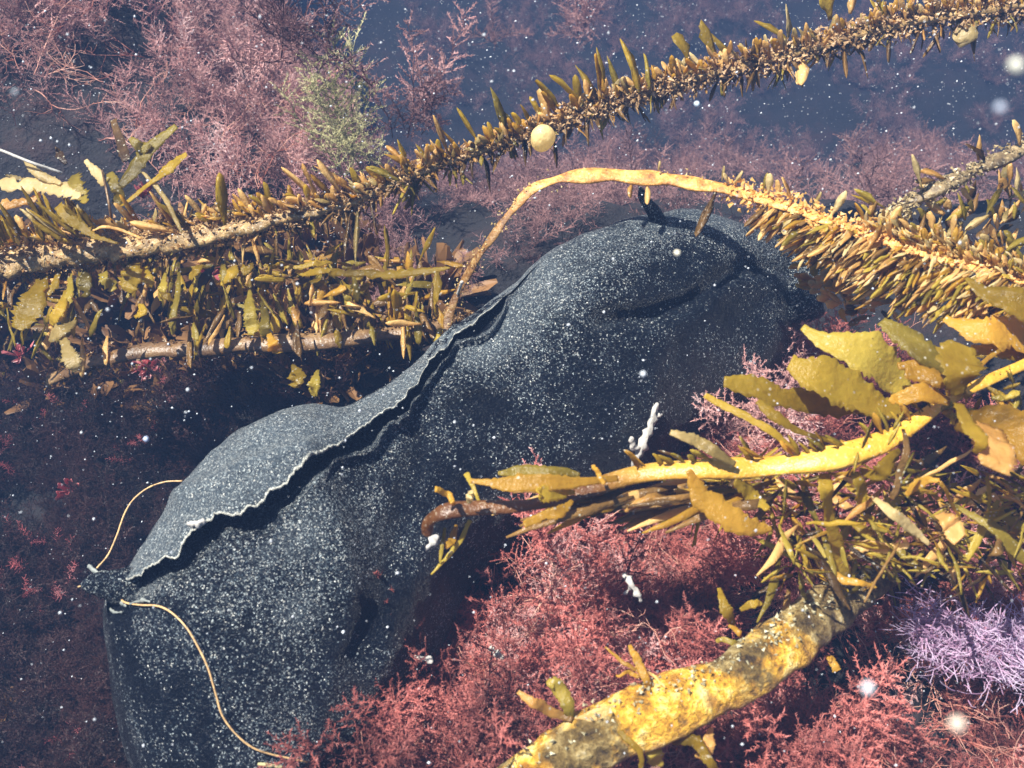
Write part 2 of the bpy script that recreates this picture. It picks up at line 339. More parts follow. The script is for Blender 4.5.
def build_body():
    NS = 420; S = catmull(ST, NS); V = []; speckle_and_light = []; edge = []
    NA, NB, NK = 44, 84, 26
    E = np.array(EDGE, float)
    for i in range(NS):
        lx, ly, rx, ry, h = S[i]; s = i/(NS-1)
        c = G((lx+rx)/2, (ly+ry)/2, h); d = depth(c)
        L = P(lx, ly, d); R = P(rx, ry, d); A = (L-R)*.5; a = A.length; A.normalize()
        Nn = (CP-c).normalized(); Nn = (Nn-A*Nn.dot(A)).normalized(); b = min(a*.80, .088)
        # where the flap edge crosses this ring
        ex, ey = rx-lx, ry-ly; best = None
        for k in range(len(E)-1):
            x1, y1 = E[k]; x2, y2 = E[k+1]; den = ex*(y2-y1)-ey*(x2-x1)
            if abs(den) < 1e-9: continue
            t = ((x1-lx)*(y2-y1)-(y1-ly)*(x2-x1))/den; u = ((x1-lx)*ey-(y1-ly)*ex)/den
            if -.001 <= u <= 1.001 and -0.05 <= t <= 1: best = t
        if best is None: uf = .97 if s < .4 else .9; w = 0
        else:
            uf = 1-2*best; w = sm(.345, .43, s)*sm(.955, .90, s)
        if s < .36: w = 0
        uf += w*(.026*nz(s*95, 2.2)+.022*abs(nz(s*190, 5.2))+.007*nz(s*400, 7.7)+.026*nz(s*45, 1.1)); uf = max(-.6, min(.955, uf))
        gw = (.14+.10*nz(s*25, 9.0)+.03*sm(.6, .75, s))*w+.0001; hf = .011*w*a/.12; gd = .021*w
        du = .06*w
        def base(u): return b*max(0, 1-abs(u)**2.3)**.5
        ring = []
        for k in range(NA):                       # upper flap
            q = k/(NA-1); u = 1+(uf-1)*(1-(1-q)**1.15)
            ring.append((u, base(u)+hf*sm(.15, 1, q), 0 if q < .94 else w*(q-.94)/.06, .75))
        hb = base(uf); ru = w*.005*(nz(s*110, 4)+.4*nz(s*330, 6))
        for q, (uu, hh) in enumerate([(-.006, .0015), (-.012, -.001), (-.008, -.006), (.02, -.010), (du, -.016)]):
            ring.append((uf+uu*w, hb+hf+(hh+ru)*w, w*(1, 1, .8, .2, 0)[q], .3))
        for q in range(1, 12):                    # groove, rising to the lower flap
            f = q/11; u = uf+du-(du+gw)*f
            hh = base(u)-gd*math.sin(min(1, f*1.15)*math.pi)**.8*(1-f*.3) if f < .87 else base(u)
            hh += w*.010*math.exp(-((f-.93)/.12)**2)*(1-sm(.55, .7, s))
            ring.append((u, hh, w*.62*math.exp(-((f-.93)/.05)**2)*(1-sm(.52, .6, s)), .1 if f < .8 else .55))
        u0 = uf-gw
        for k in range(1, NB):
            q = k/(NB-1); u = u0+(-1-u0)*(q**.93); ring.append((u, base(u), 0, .6))
        for k in range(1, NK):
            th = math.pi*k/NK; ring.append((-math.cos(th), -math.sin(th)*b*.9, 0, 0))
        M = len(ring)
        for (u, hgt, e, du_) in ring:
            p = c+A*(u*a)+Nn*hgt; px, py = proj(p)
            # soft lumps and creases
            o = .007*nz(p.x*11, p.y*11, p.z*11+3)+.0038*nz(p.x*32, p.y*32, p.z*32)+.0012*nz(p.x*95, p.y*95, p.z*95)
            if hgt > 0:
                o -= .007*math.exp(-(dist_poly(px, py, [(420, 440), (400, 520), (385, 600), (360, 660)])/16)**2)
                o += .006*math.exp(-(dist_poly(px, py, [(320, 490), (345, 530), (350, 590)])/14)**2)
                o += .007*math.exp(-(dist_poly(px, py, [(180, 500), (250, 468), (310, 452)])/9)**2)
                o -= .011*math.exp(-(dist_poly(px, py, [(820, 300), (785, 268), (745, 262), (690, 300), (650, 316), (600, 318)])/9)**2)
                o += .005*math.exp(-(dist_poly(px, py, [(800, 300), (762, 282), (725, 285)])/14)**2)
                o += .0035*math.exp(-(dist_poly(px, py, [(440, 402), (458, 390), (480, 388), (505, 388)])/4)**2)
                o += .003*math.exp(-(dist_poly(px, py, [(508, 300), (540, 305), (560, 325)])/5)**2)
            dirn = (A*(u*.8)+Nn*(hgt/max(b, .01))); dirn.normalize()
            p = p+dirn*o*min(1, a/.05)
            # speckle density, with light on flap and back painted in; sparse on the flank
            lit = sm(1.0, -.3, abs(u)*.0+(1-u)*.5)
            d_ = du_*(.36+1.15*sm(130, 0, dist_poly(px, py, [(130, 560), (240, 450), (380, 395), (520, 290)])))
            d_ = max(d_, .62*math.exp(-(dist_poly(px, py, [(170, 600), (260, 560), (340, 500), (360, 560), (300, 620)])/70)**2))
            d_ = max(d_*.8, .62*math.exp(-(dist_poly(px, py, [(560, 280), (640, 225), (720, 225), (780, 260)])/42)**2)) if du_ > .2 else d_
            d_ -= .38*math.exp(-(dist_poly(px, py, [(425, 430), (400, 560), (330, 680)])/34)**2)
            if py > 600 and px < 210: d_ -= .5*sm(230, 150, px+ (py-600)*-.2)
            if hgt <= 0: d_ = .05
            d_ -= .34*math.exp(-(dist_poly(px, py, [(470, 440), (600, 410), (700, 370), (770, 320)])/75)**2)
            d_ -= .25*math.exp(-(dist_poly(px, py, [(700, 250), (690, 290), (790, 270)])/28)**2)  # kelp shadow on the back painted as thinner speckle
            d_ += .20*nz(p.x*30, p.y*30, p.z*30); V.append(p); speckle_and_light.append(max(.02, d_)); edge.append(e)
    F = []
    for i in range(NS-1):
        for j in range(M):
            F.append((i*M+j, i*M+(j+1) % M, (i+1)*M+(j+1) % M, (i+1)*M+j))
    for i0, rev in ((0, True), (NS-1, False)):
        cc = sum((V[i0*M+j] for j in range(M)), Vector())/M; V.append(cc); speckle_and_light.append(.3); edge.append(0)
        for j in range(M):
            f = (i0*M+j, i0*M+(j+1) % M, len(V)-1); F.append(f if not rev else f[::-1])
    return V, F, speckle_and_light, edge
bV, bF, bD, bE = build_body()
bvh_body = BVHTree.FromPolygons(bV, bF)
hare_loc = G(440, 480, 0.0)
hare = thing('sea_hare', 'huge black sea hare speckled with white, lying across the middle of the seabed', 'sea hare', hare_loc)
body_me = mesh('body', bV, bF, True, {'speckle_and_light': bD, 'edge': bE}); link('body', body_me, M_skin, hare)
def on_body(px, py, lift=0.0, fallback=.05):
    r = (P(px, py, 1)-CP).normalized(); hit = bvh_body.ray_cast(CP, r)
    if hit[0] is None: return G(px, py, fallback)
    return hit[0]-r*lift
def on_ground(px, py, lift=0.0):
    r = (P(px, py, 1)-CP).normalized(); hit = bvh_ground.ray_cast(CP, r)
    p = hit[0] if hit[0] is not None else G(px, py, 0)
    return p+Vector((0, 0, lift))
def horn(name, pts, r0, r1, mat, base_lift=.0):
    dA = depth(on_body(*pts[0])); path = []
    n = 14; pp = catmull([(x, y) for x, y in pts], n)
    for i in range(n): path.append(P(pp[i][0], pp[i][1], dA+.012-.014*i/n))
    w = [(r0+(r1-r0)*(i/(n-1)))*(1-.5*sm(.85, 1, i/(n-1))) for i in range(n)]
    V, F, t = tube(path, w, [x*.8 for x in w], -FW, 12, .10, 130)
    me = mesh(name, V, F, True, {'speckle_and_light': [.35]*len(V), 'edge': [0]*len(V)}); return link(name, me, mat, hare)
horn('tail_tip', [(140, 590), (118, 586), (98, 584), (82, 585)], .014, .004, M_skin)
horn('rhinophore', [(662, 232), (655, 214), (645, 200), (640, 187)], .007, .0025, M_skin)
horn('oral_tentacle', [(790, 275), (812, 268), (828, 258), (832, 244)], .016, .008, M_skin)
horn('oral_tentacle', [(790, 300), (806, 304), (820, 298)], .018, .011, M_skin)

# ------------------------------------------------------------------ kelp blades (shared meshes)
def unit_blade(kind, v):
    r = random.Random(kind*31+v); n = 7; bend = r.uniform(-.5, .5); zc = r.uniform(-.25, .35); pz = []
    for i in range(n):
        u = i/(n-1); pz.append(Vector((bend*u*u*.6, u, .16*math.sin(u*2.2)+zc*u*u)))
    if kind == 0:   prof = [.25, .42, .66, .92, 1.0, .82, .30]; th = .03; tooth = .12
    elif kind == 1: prof = [.35, .75, 1.0, .92, .72, .42, .06]; th = .010; tooth = .25
    elif kind == 2: prof = [.16, .28, .5, .86, 1.0, .95, .55]; th = .010; tooth = .3
    else:           prof = [.5, .7, .8, 1.0, .85, .6, .1]; th = .010; tooth = .35
    k = 3 if kind < 2 else 4
    a = sheet(pz, [x*.5 for x in prof], Vector((0, 0, 1)), th, k, r.uniform(-.25, .25), .12, 1.3, tooth, v*3.3)
    if kind == 3:
        q = [Vector((.05+.30*u, .42+.42*u, .08*u)) for u in (0, .3, .6, .85, 1)]
        a = join(a, sheet(q, [.28, .34, .36, .25, .06], Vector((0, 0, 1)), th, 3, .1, .1, 1, .2, v))
    return a
UB = {}
def blade_mesh(kind, v, mat):
    key = (kind, v, mat.name)
    if key not in UB:
        V, F, t = unit_blade(kind, v); me = mesh('blade', V, F, True, {'t': t}); me.materials.append(mat); UB[key] = me
    return UB[key]
def add_blade(parent, base, ang, length, width, mat, kind=None, toward=0.0, face=0.0, name='blade'):
    """ang: direction round the viewing axis in degrees, length/width in px at the base's depth"""
    d = depth(base)/FPX; a = math.radians(ang)
    y = (RT*math.cos(a)+UP*math.sin(a)-FW*toward).normalized()
    z0 = (-FW*1.0+RT*math.sin(face)*.8+UP*math.cos(face*1.7)*.5)
    x = y.cross(z0).normalized(); z = x.cross(y)
    if kind is None: kind = random.choice((0, 0, 1, 2))
    L = length*d/max(.5, math.sqrt(1-min(.8, toward*toward/(1+toward*toward))))
    Wd = width*d
    M = Matrix((x*Wd, y*L, z*(L*.5+Wd*.5))).transposed().to_4x4(); M.translation = base
    o = bpy.data.objects.new(name, blade_mesh(kind, random.randrange(7), mat)); C.objects.link(o)
    o.parent = parent; o.matrix_basis = WM[parent.name].inverted() @ M; return o
def path_px(pts, n):
    """pts (px,py,h,halfwidth_px) -> world path, half widths in metres"""
    Q = catmull(pts, n); W = [G(q[0], q[1], q[2]) for q in Q]
    return W, [max(.2, q[3])*depth(w)/FPX for q, w in zip(Q, W)]
def stipe(parent, pts, mat, n=90, flat=.45, rough=.25, seg=14, hint=None, rs=70, name='stipe'):
    W, hw = path_px(pts, n)
    V, F, t = tube(W, hw, [x*flat for x in hw], hint or (-FW*.8+UP*.6), seg, rough, rs, len(pts))
    return link(name, mesh(name, V, F, True, {'t': t}), mat, parent), W, hw
def ribbon(parent, pts, mat, th=.0004, curl=.10, ruf=.08, tooth=.2, k=5, tilt=0.0, n=None, name='blade', label=None):
    n = n or max(10, len(pts)*9); W, hw = path_px(pts, n)
    sd = random.uniform(0, 50); hint = (-FW+UP*.35+RT*tilt).normalized()
    for i in range(n):
        W[i] = W[i]-FW*(.006*nz(i/n*2.2+sd, sd))+UP*.0015*nz(i/n*4, sd)
    V, F, t = sheet(W, hw, hint, th, k, curl, ruf, 1.4, tooth, sd)
    o = link(name, mesh(name, V, F, True, {'t': t}), mat, parent)
    if label: o['label'] = label
    return o
def fuzz(parent, W, hw, count, mat, size=(.0012, .0035), spread=1.15, name='epiphyte_growth'):
    """crumbs of growth on a stipe, too many to count"""
    V = []; F = []; t = []
    for _ in range(count):
        i = random.randrange(len(W)); a = random.uniform(0, 6.28); r = hw[i]*random.uniform(.6, spread)
        p = W[i]+(-FW*math.cos(a)*.6+UP*math.sin(a))*r+Vector((random.uniform(-.004, .004),)*3)*.8+RT*random.uniform(-.006, .006)
        s = random.uniform(*size); b = len(V)
        dv = Vector((random.gauss(0, 1), random.gauss(0, 1), random.gauss(0, 1))).normalized()
        e = dv.orthogonal().normalized(); f = dv.cross(e)
        for q in (e*.45*s, (-e*.3+f*.4)*s, (-e*.3-f*.4)*s, dv*s*1.3): V.append(p+q); t.append(random.random())
        F += [(b, b+1, b+3), (b+1, b+2, b+3), (b+2, b, b+3), (b, b+2, b+1)]
    o = link(name, mesh(name, V, F, False, {'t': t}), mat, parent); o['kind'] = 'stuff'; return o
def along(W, f):
    i = min(len(W)-1.001, max(0, f*(len(W)-1))); k = int(i); return W[k].lerp(W[k+1], i-k)
def index_px(W):
    return [proj(w) for w in W]
def at_px(W, px):
    pr = [proj(w)[0] for w in W]; k = min(range(len(W)), key=lambda i: abs(pr[i]-px)); return k
U_ = random.uniform

def blade_mass(parent, items, mats, name='small_blades'):
    """the many smallest blades of a strand, past the ones built singly: items (base, angle, length px, width px, toward)"""
    for mi, mat in enumerate(mats):
        V = []; F = []; T_ = []
        for (base, ang, length, width, toward) in items[mi::len(mats)]:
            d = depth(base)/FPX; a = math.radians(ang)
            y = (RT*math.cos(a)+UP*math.sin(a)-FW*toward).normalized(); z0 = -FW+RT*U_(-1, 1)+UP*U_(-.6, .6)
            x = y.cross(z0).normalized(); z = x.cross(y); L = length*d; Wd = width*d
            v, f, t = unit_blade(random.choice((0, 1, 1, 3)), random.randrange(7)); b = len(V)
            V += [base+x*(q.x*Wd)+y*(q.y*L)+z*(q.z*L*.7) for q in v]; F += [tuple(k+b for k in g) for g in f]; T_ += t
        o = link(name, mesh(name, V, F, True, {'t': T_}), mat, parent); o['kind'] = 'stuff'
# ---- strand A: long encrusted strand across the whole upper frame
kA = thing('kelp_strand', 'long crusted kelp strand running from the left edge to the top right corner', 'kelp', G(300, 213, .15))
A_pts = [(-70, 278, .13, 19), (0, 262, .13, 20), (100, 248, .13, 18), (200, 234, .14, 15), (290, 214, .15, 11), (350, 200, .15, 8), (400, 178, .16, 6), (460, 157, .16, 5), (520, 136, .165, 5),
         (580, 112, .17, 5.5), (640, 92, .17, 6), (700, 74, .17, 7), (800, 50, .18, 7), (900, 22, .18, 8), (1024, 3, .18, 8), (1110, -12, .18, 8)]
_, WA, HA = stipe(kA, A_pts, M_st_a, 260, .5, .30, 16, None, 150)
fuzz(kA, WA, HA, 8000, blade_mat('growth_tan', (.36, .20, .07), (.92, .70, .42), .3), (.0010, .0034), 1.6)
cnt = 0
for px in np.arange(-30, 1050, 7.6):
    px = px+U_(-5, 5); k = at_px(WA, px); b = WA[k]; hw = HA[k]; g_f = 1+.7*nz(px*.021, 3.3)+.5*nz(px*.09, 1.3)
    up = b+UP*hw*U_(.2, .9)-FW*.003
    right = sm(560, 680, px)
    dens = (1 if px > 170 else .6)*(1.15+nz(px*.04, 9.1)*2.4)
    if random.random() < dens:
        if right < .5: add_blade(kA, up, U_(105, 158)+25*nz(px*.03, 6), U_(13, 34)*g_f, U_(5, 9), random.choice((M_orange, M_orange, M_gold, M_yellow)), random.choice((0, 0, 0, 1)), U_(-.1, .7), U_(-1, 1))
        else: add_blade(kA, up, U_(60, 160), U_(8, 19)*g_f, U_(3, 8), random.choice((M_orange, M_pale, M_yellow, M_olive)), random.choice((0, 1, 3)), U_(0, .8), U_(-1, 1))
        cnt += 1
    if random.random() < (.55 if px > 260 else .12):
        p = b-UP*hw*U_(-.6, .6)-FW*.005; add_blade(kA, p, U_(95, 165), U_(12, 22), U_(5, 8), random.choice((M_orange, M_gold, M_orange)), 0, U_(.2, 1), U_(-1, 1)); cnt += 1
    if random.random() < .62 and cnt < 292:
        p = b-UP*hw*U_(.4, 1); add_blade(kA, p, U_(235, 290), U_(14, 44)*(1 if px > 330 else .8), U_(3, 6), random.choice((M_brown, M_brown, M_olive, M_brown)) if px > 330 else random.choice((M_olive, M_orange, M_brown)), random.choice((0, 1)), U_(-.5, .3), U_(-1, 1)); cnt += 1
for (px, py, a, L, w, m, kd) in [(604, 92, 105, 42, 9, M_yellow, 1), (596, 100, 122, 40, 8, M_yellow, 1), (640, 92, 110, 55, 10, M_yellow, 1), (650, 90, 98, 36, 6, M_olive, 1), (620, 94, 112, 38, 7, M_olive, 1),
        (505, 128, 112, 40, 9, M_olive, 1), (515, 128, 135, 30, 7, M_olive, 1), (400, 180, 160, 36, 8, M_olive, 3), (690, 66, 120, 34, 14, M_yellow, 2), (715, 60, 118, 40, 12, M_yellow, 3), (735, 58, 140, 42, 10, M_yellow, 1),
        (790, 42, 150, 42, 8, M_yellow, 1), (788, 38, 100, 32, 6, M_pale, 1), (830, 20, 110, 34, 22, M_yellow, 2), (850, 14, 80, 30, 8, M_orange, 1), (970, 18, 250, 32, 24, M_pale, 3), (803, 60, 262, 30, 12, M_orange, 3),
        (930, 20, 95, 28, 8, M_yellow, 1), (1000, 8, 110, 25, 10, M_orange, 1), (885, 25, 130, 30, 8, M_yellow, 1), (225, 225, 95, 48, 12, M_yellow, 0), (350, 215, 268, 48, 5, M_brown, 1), (358, 212, 272, 56, 6, M_pale, 1)]:
    if cnt < 298: add_blade(kA, G(px, py, .175), a, L, w, m, kd, .1, U_(-.5, .5)); cnt += 1
def masses():
    it = []
    for _ in range(620):
        px = U_(-20, 1050); k = at_px(WA, px); b = WA[k]+UP*HA[k]*U_(-.6 if px > 260 else .5, .9)-FW*U_(-.004, .008)
        it.append((b, U_(60, 185), U_(6, 20), U_(2, 7), U_(-.3, 1)))
    blade_mass(kA, it, (M_orange, M_gold, M_pale, M_brown))
    it = []
    for _ in range(420):
        px = U_(-20, 1050); k = at_px(WA, px); b = WA[k]-UP*HA[k]*U_(.2, 1.1)+FW*U_(-.004, .012)
        it.append((b, U_(215, 320), U_(5, 16)*(1+1.6*max(0, nz(px*.05, 2.9)+.25) if px > 330 else 1), U_(1.5, 5), U_(-.5, .4)))
    blade_mass(kA, it, (M_brown, M_orange, M_olive, M_brown))
masses()
fuzz(kA, WA[:110], HA[:110], 5200, bpy.data.materials['growth_tan'], (.0008, .0026), 1.05, 'crust_grains')
fuzz(kA, WA[140:], HA[140:], 5000, bpy.data.materials['growth_tan'], (.0010, .0042), 2.2, 'sparkling_growth')
fl = bmesh.new(); bmesh.ops.create_icosphere(fl, subdivisions=3, radius=1)
for v in fl.verts: v.co.z *= 1.12-.12*v.co.x; v.co.y += .12*v.co.x; v.co *= 1+.05*nz(v.co.x*2, v.co.y*2, v.co.z*2)
me = bpy.data.meshes.new('gas_bladder'); fl.to_mesh(me); fl.free(); me.polygons.foreach_set('use_smooth', [True]*len(me.polygons))
pb = G(543, 138, .19); link('gas_bladder', me, M_float, kA, Matrix.Translation(pb) @ Matrix.Scale(12.5*depth(pb)/FPX, 4))
# green feathery tufts and small blades along the left end of strand A
for i in range(16):
    px = U_(-5, 110); py = 250-(px*.02)-U_(0, 8)
    if cnt < 300 and i < 0: pass
kL = thing('kelp_sprout', 'green feathery kelp sprouts rising above the left end of the crusted strand', 'kelp', G(50, 235, .14))
for i in range(34):
    px = U_(-10, 62) if i % 2 else U_(52, 100); add_blade(kL, G(px, 242-(px-20)*.12+U_(-6, 4), .155), U_(105, 150), U_(26, 48), U_(4, 7), random.choice((M_yellow, M_yellow, M_yellow, M_pale)), random.choice((1, 3)), U_(0, .4), U_(-1, 1))
ribbon(kL, [(118, 244, .16, 1.2), (95, 236, .16, 3), (75, 222, .165, 7), (58, 206, .17, 5)], M_yellow, tooth=.5)
ribbon(kL, [(140, 238, .16, 1.2), (112, 228, .16, 1.6), (92, 230, .16, 1.0)], M_orange)
# ---- forked plant left of the mound
kG = thing('kelp_sprout', 'forked brown green kelp plant standing up in front of the dark gap at left', 'kelp', G(112, 235, .12))
stipe(kG, [(114, 240, .12, 1.6), (110, 210, .15, 1.4), (106, 188, .16, 1.2), (102, 170, .17, 1)], M_st_c, 24, .8, .1, 8)
ribbon(kG, [(122, 188, .16, 4), (138, 165, .17, 8), (152, 145, .18, 7), (175, 124, .19, 3)], M_olive, label='broad upright olive blade')
ribbon(kG, [(150, 148, .18, 4), (140, 146, .18, 6), (131, 140, .18, 2)], M_olive)
ribbon(kG, [(128, 162, .17, 3), (124, 154, .17, 5), (112, 118, .17, 3)], M_brown)
ribbon(kG, [(118, 206, .16, 1), (135, 196, .16, 2.5), (155, 180, .17, 2.5), (172, 168, .17, 6), (188, 156, .18, 3)], M_yellow)
ribbon(kG, [(182, 232, .16, 1.5), (165, 200, .165, 2.5), (150, 180, .17, 2), (143, 172, .17, 1)], M_pale)
ribbon(kG, [(116, 205, .15, 5), (117, 190, .16, 6), (110, 172, .16, 4)], M_olive)
ribbon(kG, [(104, 186, .16, 2), (98, 175, .16, 5), (86, 160, .165, 2)], M_pale)
ribbon(kG, [(75, 175, .16, 5), (78, 190, .16, 8), (86, 203, .16, 3)], M_olive, tooth=.5)
ribbon(kG, [(66, 165, .16, 2), (60, 155, .16, 4), (54, 148, .165, 1.5)], M_brown)
kW = thing('drifting_kelp', 'pale whitish torn kelp blade drifting at the left edge above the strand', 'kelp', G(40, 190, .17))
ribbon(kW, [(-20, 180, .16, 4), (10, 186, .17, 6), (45, 186, .175, 8), (66, 192, .18, 7), (80, 198, .18, 3)], M_pale, tooth=.6)
ribbon(kW, [(5, 175, .17, 1), (25, 180, .17, 3), (50, 186, .17, 4)], M_pale, tooth=.5)
ribbon(kW, [(-20, 212, .165, 4), (10, 204, .17, 5), (40, 196, .17, 3)], M_orange, tooth=.5)
ribbon(kW, [(24, 160, .18, 1.5), (34, 170, .18, 4), (50, 180, .18, 4), (62, 184, .18, 2)], M_pale)
V, F, t = tube(path_px([(-30, 140, .19, 1), (0, 150, .19, 1), (30, 162, .19, .9), (62, 173, .18, .6)], 20)[0], [.0011]*20, [.0011]*20, -FW, 6)
tag(link('stick', mesh('stick', V, F), M_white), 'thin pale stick lying over the torn blade at the left edge', 'stick')

# ---- strand C: smooth brown stipe with hanging blades below strand A
kC = thing('kelp_strand', 'smooth dark brown kelp stipe lying below the crusted strand with drooping yellow blades', 'kelp', G(250, 345, .08))
C_pts = [(50, 380, .03, 8), (100, 360, .06, 9), (160, 350, .07, 10), (240, 345, .08, 10), (320, 342, .08, 10), (400, 332, .08, 8), (448, 322, .08, 6), (480, 316, .06, 5)]
_, WC, HC = stipe(kC, C_pts, M_st_c, 90, .6, .2, 14)
fuzz(kC, WC, HC, 700, M_brown)
n_ = 0
HANG = [(48, 265, 20, 330, 16, M_yellow), (60, 262, 45, 300, 5, M_yellow), (135, 255, 128, 292, 13, M_yellow), (145, 258, 150, 288, 7, M_yellow), (235, 262, 222, 282, 8, M_yellow), (252, 262, 240, 274, 6, M_yellow),
        (70, 270, 60, 322, 6, M_olive), (66, 290, 52, 325, 7, M_yellow), (85, 268, 86, 296, 8, M_olive), (75, 320, 50, 338, 9, M_pale), (60, 330, 78, 372, 9, M_pale), (140, 305, 138, 315, 6, M_yellow),
        (180, 270, 172, 335, 4, M_olive), (165, 272, 160, 300, 5, M_olive), (250, 290, 252, 335, 8, M_olive), (262, 300, 268, 340, 6, M_olive), (268, 332, 278, 352, 7, M_gold), (292, 365, 296, 385, 9, M_yellow), (318, 370, 312, 395, 7, M_olive),
        (285, 268, 332, 262, 4, M_yellow), (345, 272, 296, 272, 5, M_yellow), (160, 290, 176, 300, 5, M_yellow), (205, 262, 190, 278, 6, M_yellow), (222, 258, 226, 285, 5, M_olive), (105, 262, 110, 292, 6, M_olive)]
for (x0, y0, x1, y1, w, m) in HANG:
    xm, ym = (x0+x1)/2+U_(-5, 5), (y0+y1)/2
    ribbon(kC, [(x0, y0, .12, 1.5), (xm, ym, .125, w*.75), (x0*.2+x1*.8, y0*.2+y1*.8, .12, w*.9), (x1, y1, .115, w*.35)], m, tooth=.3)
ribbon(kC, [(330, 274, .14, 3), (360, 273, .15, 4), (400, 274, .16, 4.5), (430, 272, .165, 3.5), (450, 268, .17, 1)], M_yellow, tooth=.4, label='long serrated yellow blade pointing right')
for i in range(150):
    px = U_(185, 440); py = U_(255, 330)+ (px < 300)*U_(-8, 12); a = random.choice((U_(150, 200), U_(250, 330), U_(-20, 30), U_(60, 130)))
    add_blade(kC, G(px, py, U_(.06, .11)), random.choice((a, U_(245, 300))), U_(18, 42), U_(5, 11), random.choice((M_olive, M_brown, M_brown, M_gold, M_orange, M_yellow)), random.choice((1, 2, 3)), U_(-.2, .5), U_(-1, 1))
for i in range(90):
    px = U_(10, 300); py = U_(268, 400)
    add_blade(kC, on_ground(px, py, U_(.01, .07)), random.choice((U_(150, 200), U_(250, 330), U_(60, 130))), U_(14, 30), U_(4, 9), random.choice((M_olive, M_brown, M_brown, M_brown)), random.choice((1, 2, 3)), U_(-.2, .5), U_(-1, 1))

it = []
for _ in range(300):
    px = U_(-20, 440); py = U_(258, 325) if px > 130 else U_(262, 345)
    if nz(px*.02, py*.04, 7.7) < -.12: continue
    it.append((G(px, py, U_(.03, .12)), random.choice((U_(160, 200), U_(240, 310), U_(245, 300), U_(60, 130))), U_(16, 44), U_(3, 9), U_(-.3, .4)))
blade_mass(kC, it, (M_olive, M_brown, M_yellow, M_orange, M_olive, M_yellow), 'small_fronds')
# ---- strand B: the bare orange arch over the animal
kB = thing('kelp_strand', 'bare orange kelp stipe arching over the back of the sea hare', 'kelp', G(590, 173, .27))
B_pts = [(446, 338, .10, 3), (450, 312, .11, 4), (463, 282, .13, 5), (488, 243, .16, 5), (515, 207, .18, 5), (540, 185, .19, 6), (590, 175, .195, 8.5), (650, 178, .195, 9), (720, 188, .195, 8.5),
         (790, 207, .195, 8), (850, 229, .20, 8), (900, 244, .205, 8), (960, 262, .21, 7), (1060, 292, .21, 7)]
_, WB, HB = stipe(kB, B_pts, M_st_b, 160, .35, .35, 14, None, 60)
fuzz(kB, WB[100:], HB[100:], 1300, M_orange, (.0012, .004), 1.3)
fuzz(kB, WB[:100], HB[:100], 260, M_pale, (.0008, .0018), 1.05)
V, F, t = tube([on_body(446, 330, .004), on_body(452, 310, .01), G(462, 282, .165)], [.0012]*3, [.0012]*3, -FW, 6); link('root_filament', mesh('root_filament', V, F), M_white, kB)
for (px, a, L, w, m, s) in [(648, 268, 22, 6, M_orange, -1), (629, 262, 17, 6, M_orange, -1), (715, 245, 52, 9, M_brown, -1), (765, 222, 34, 7, M_brown, -1), (795, 240, 26, 12, M_pale, -1), (658, 80, 10, 3, M_pale, 1), (720, 85, 14, 3, M_pale, 1),
        (732, 55, 14, 4, M_pale, 1), (727, 120, 10, 5, M_pale, 1), (760, 82, 18, 4, M_olive, 1), (770, 95, 18, 8, M_pale, 1), (780, 110, 16, 5, M_orange, 1), (790, 122, 24, 6, M_orange, 1), (808, 58, 16, 5, M_pale, 1),
        (830, 60, 26, 8, M_pale, 1), (880, 52, 28, 8, M_orange, 1), (848, 265, 55, 7, M_brown, -1)]:
    k = at_px(WB[45:], px)+45; add_blade(kB, WB[k]+UP*HB[k]*s*.7-FW*.003, a, L, w, m, 0 if L < 40 else 0, .1, U_(-.4, .4))
for i in range(200):
    px = U_(775, 1040); k = at_px(WB[45:], px)+45; x = sm(790, 900, px)
    if random.random() < .72: add_blade(kB, WB[k]-UP*HB[k]*U_(.2, 1.6+3*x), U_(205, 238), U_(22, 46), U_(4, 8), random.choice((M_orange, M_orange, M_gold, M_brown, M_olive)), random.choice((0, 0, 1)), U_(-.3, .4), U_(-1, 1))
    elif px > 860: add_blade(kB, WB[k]+UP*HB[k]*U_(.2, 1.5*x+.4), U_(80, 160), U_(12, 24), U_(4, 8), random.choice((M_orange, M_gold, M_pale)), 0, U_(0, .6), U_(-1, 1))
it = []
for _ in range(520):
    px = 775+270*U_(0, 1)**.7; k = at_px(WB[45:], px)+45; x = sm(790, 900, px)
    it.append((WB[k]-UP*HB[k]*U_(-.8*x, 2+5*x)+RT*U_(-.006, .006), U_(200, 240), U_(14, 38), U_(2.5, 5.5), U_(-.3, .4)))
for _ in range(160):
    px = 860+180*U_(0, 1)**.7; k = at_px(WB[45:], px)+45
    it.append((WB[k]+UP*HB[k]*U_(-.5, 2.5), U_(80, 170), U_(10, 22), U_(3, 6), U_(0, .7)))
blade_mass(kB, it, (M_orange, M_brown, M_olive, M_gold, M_pale))
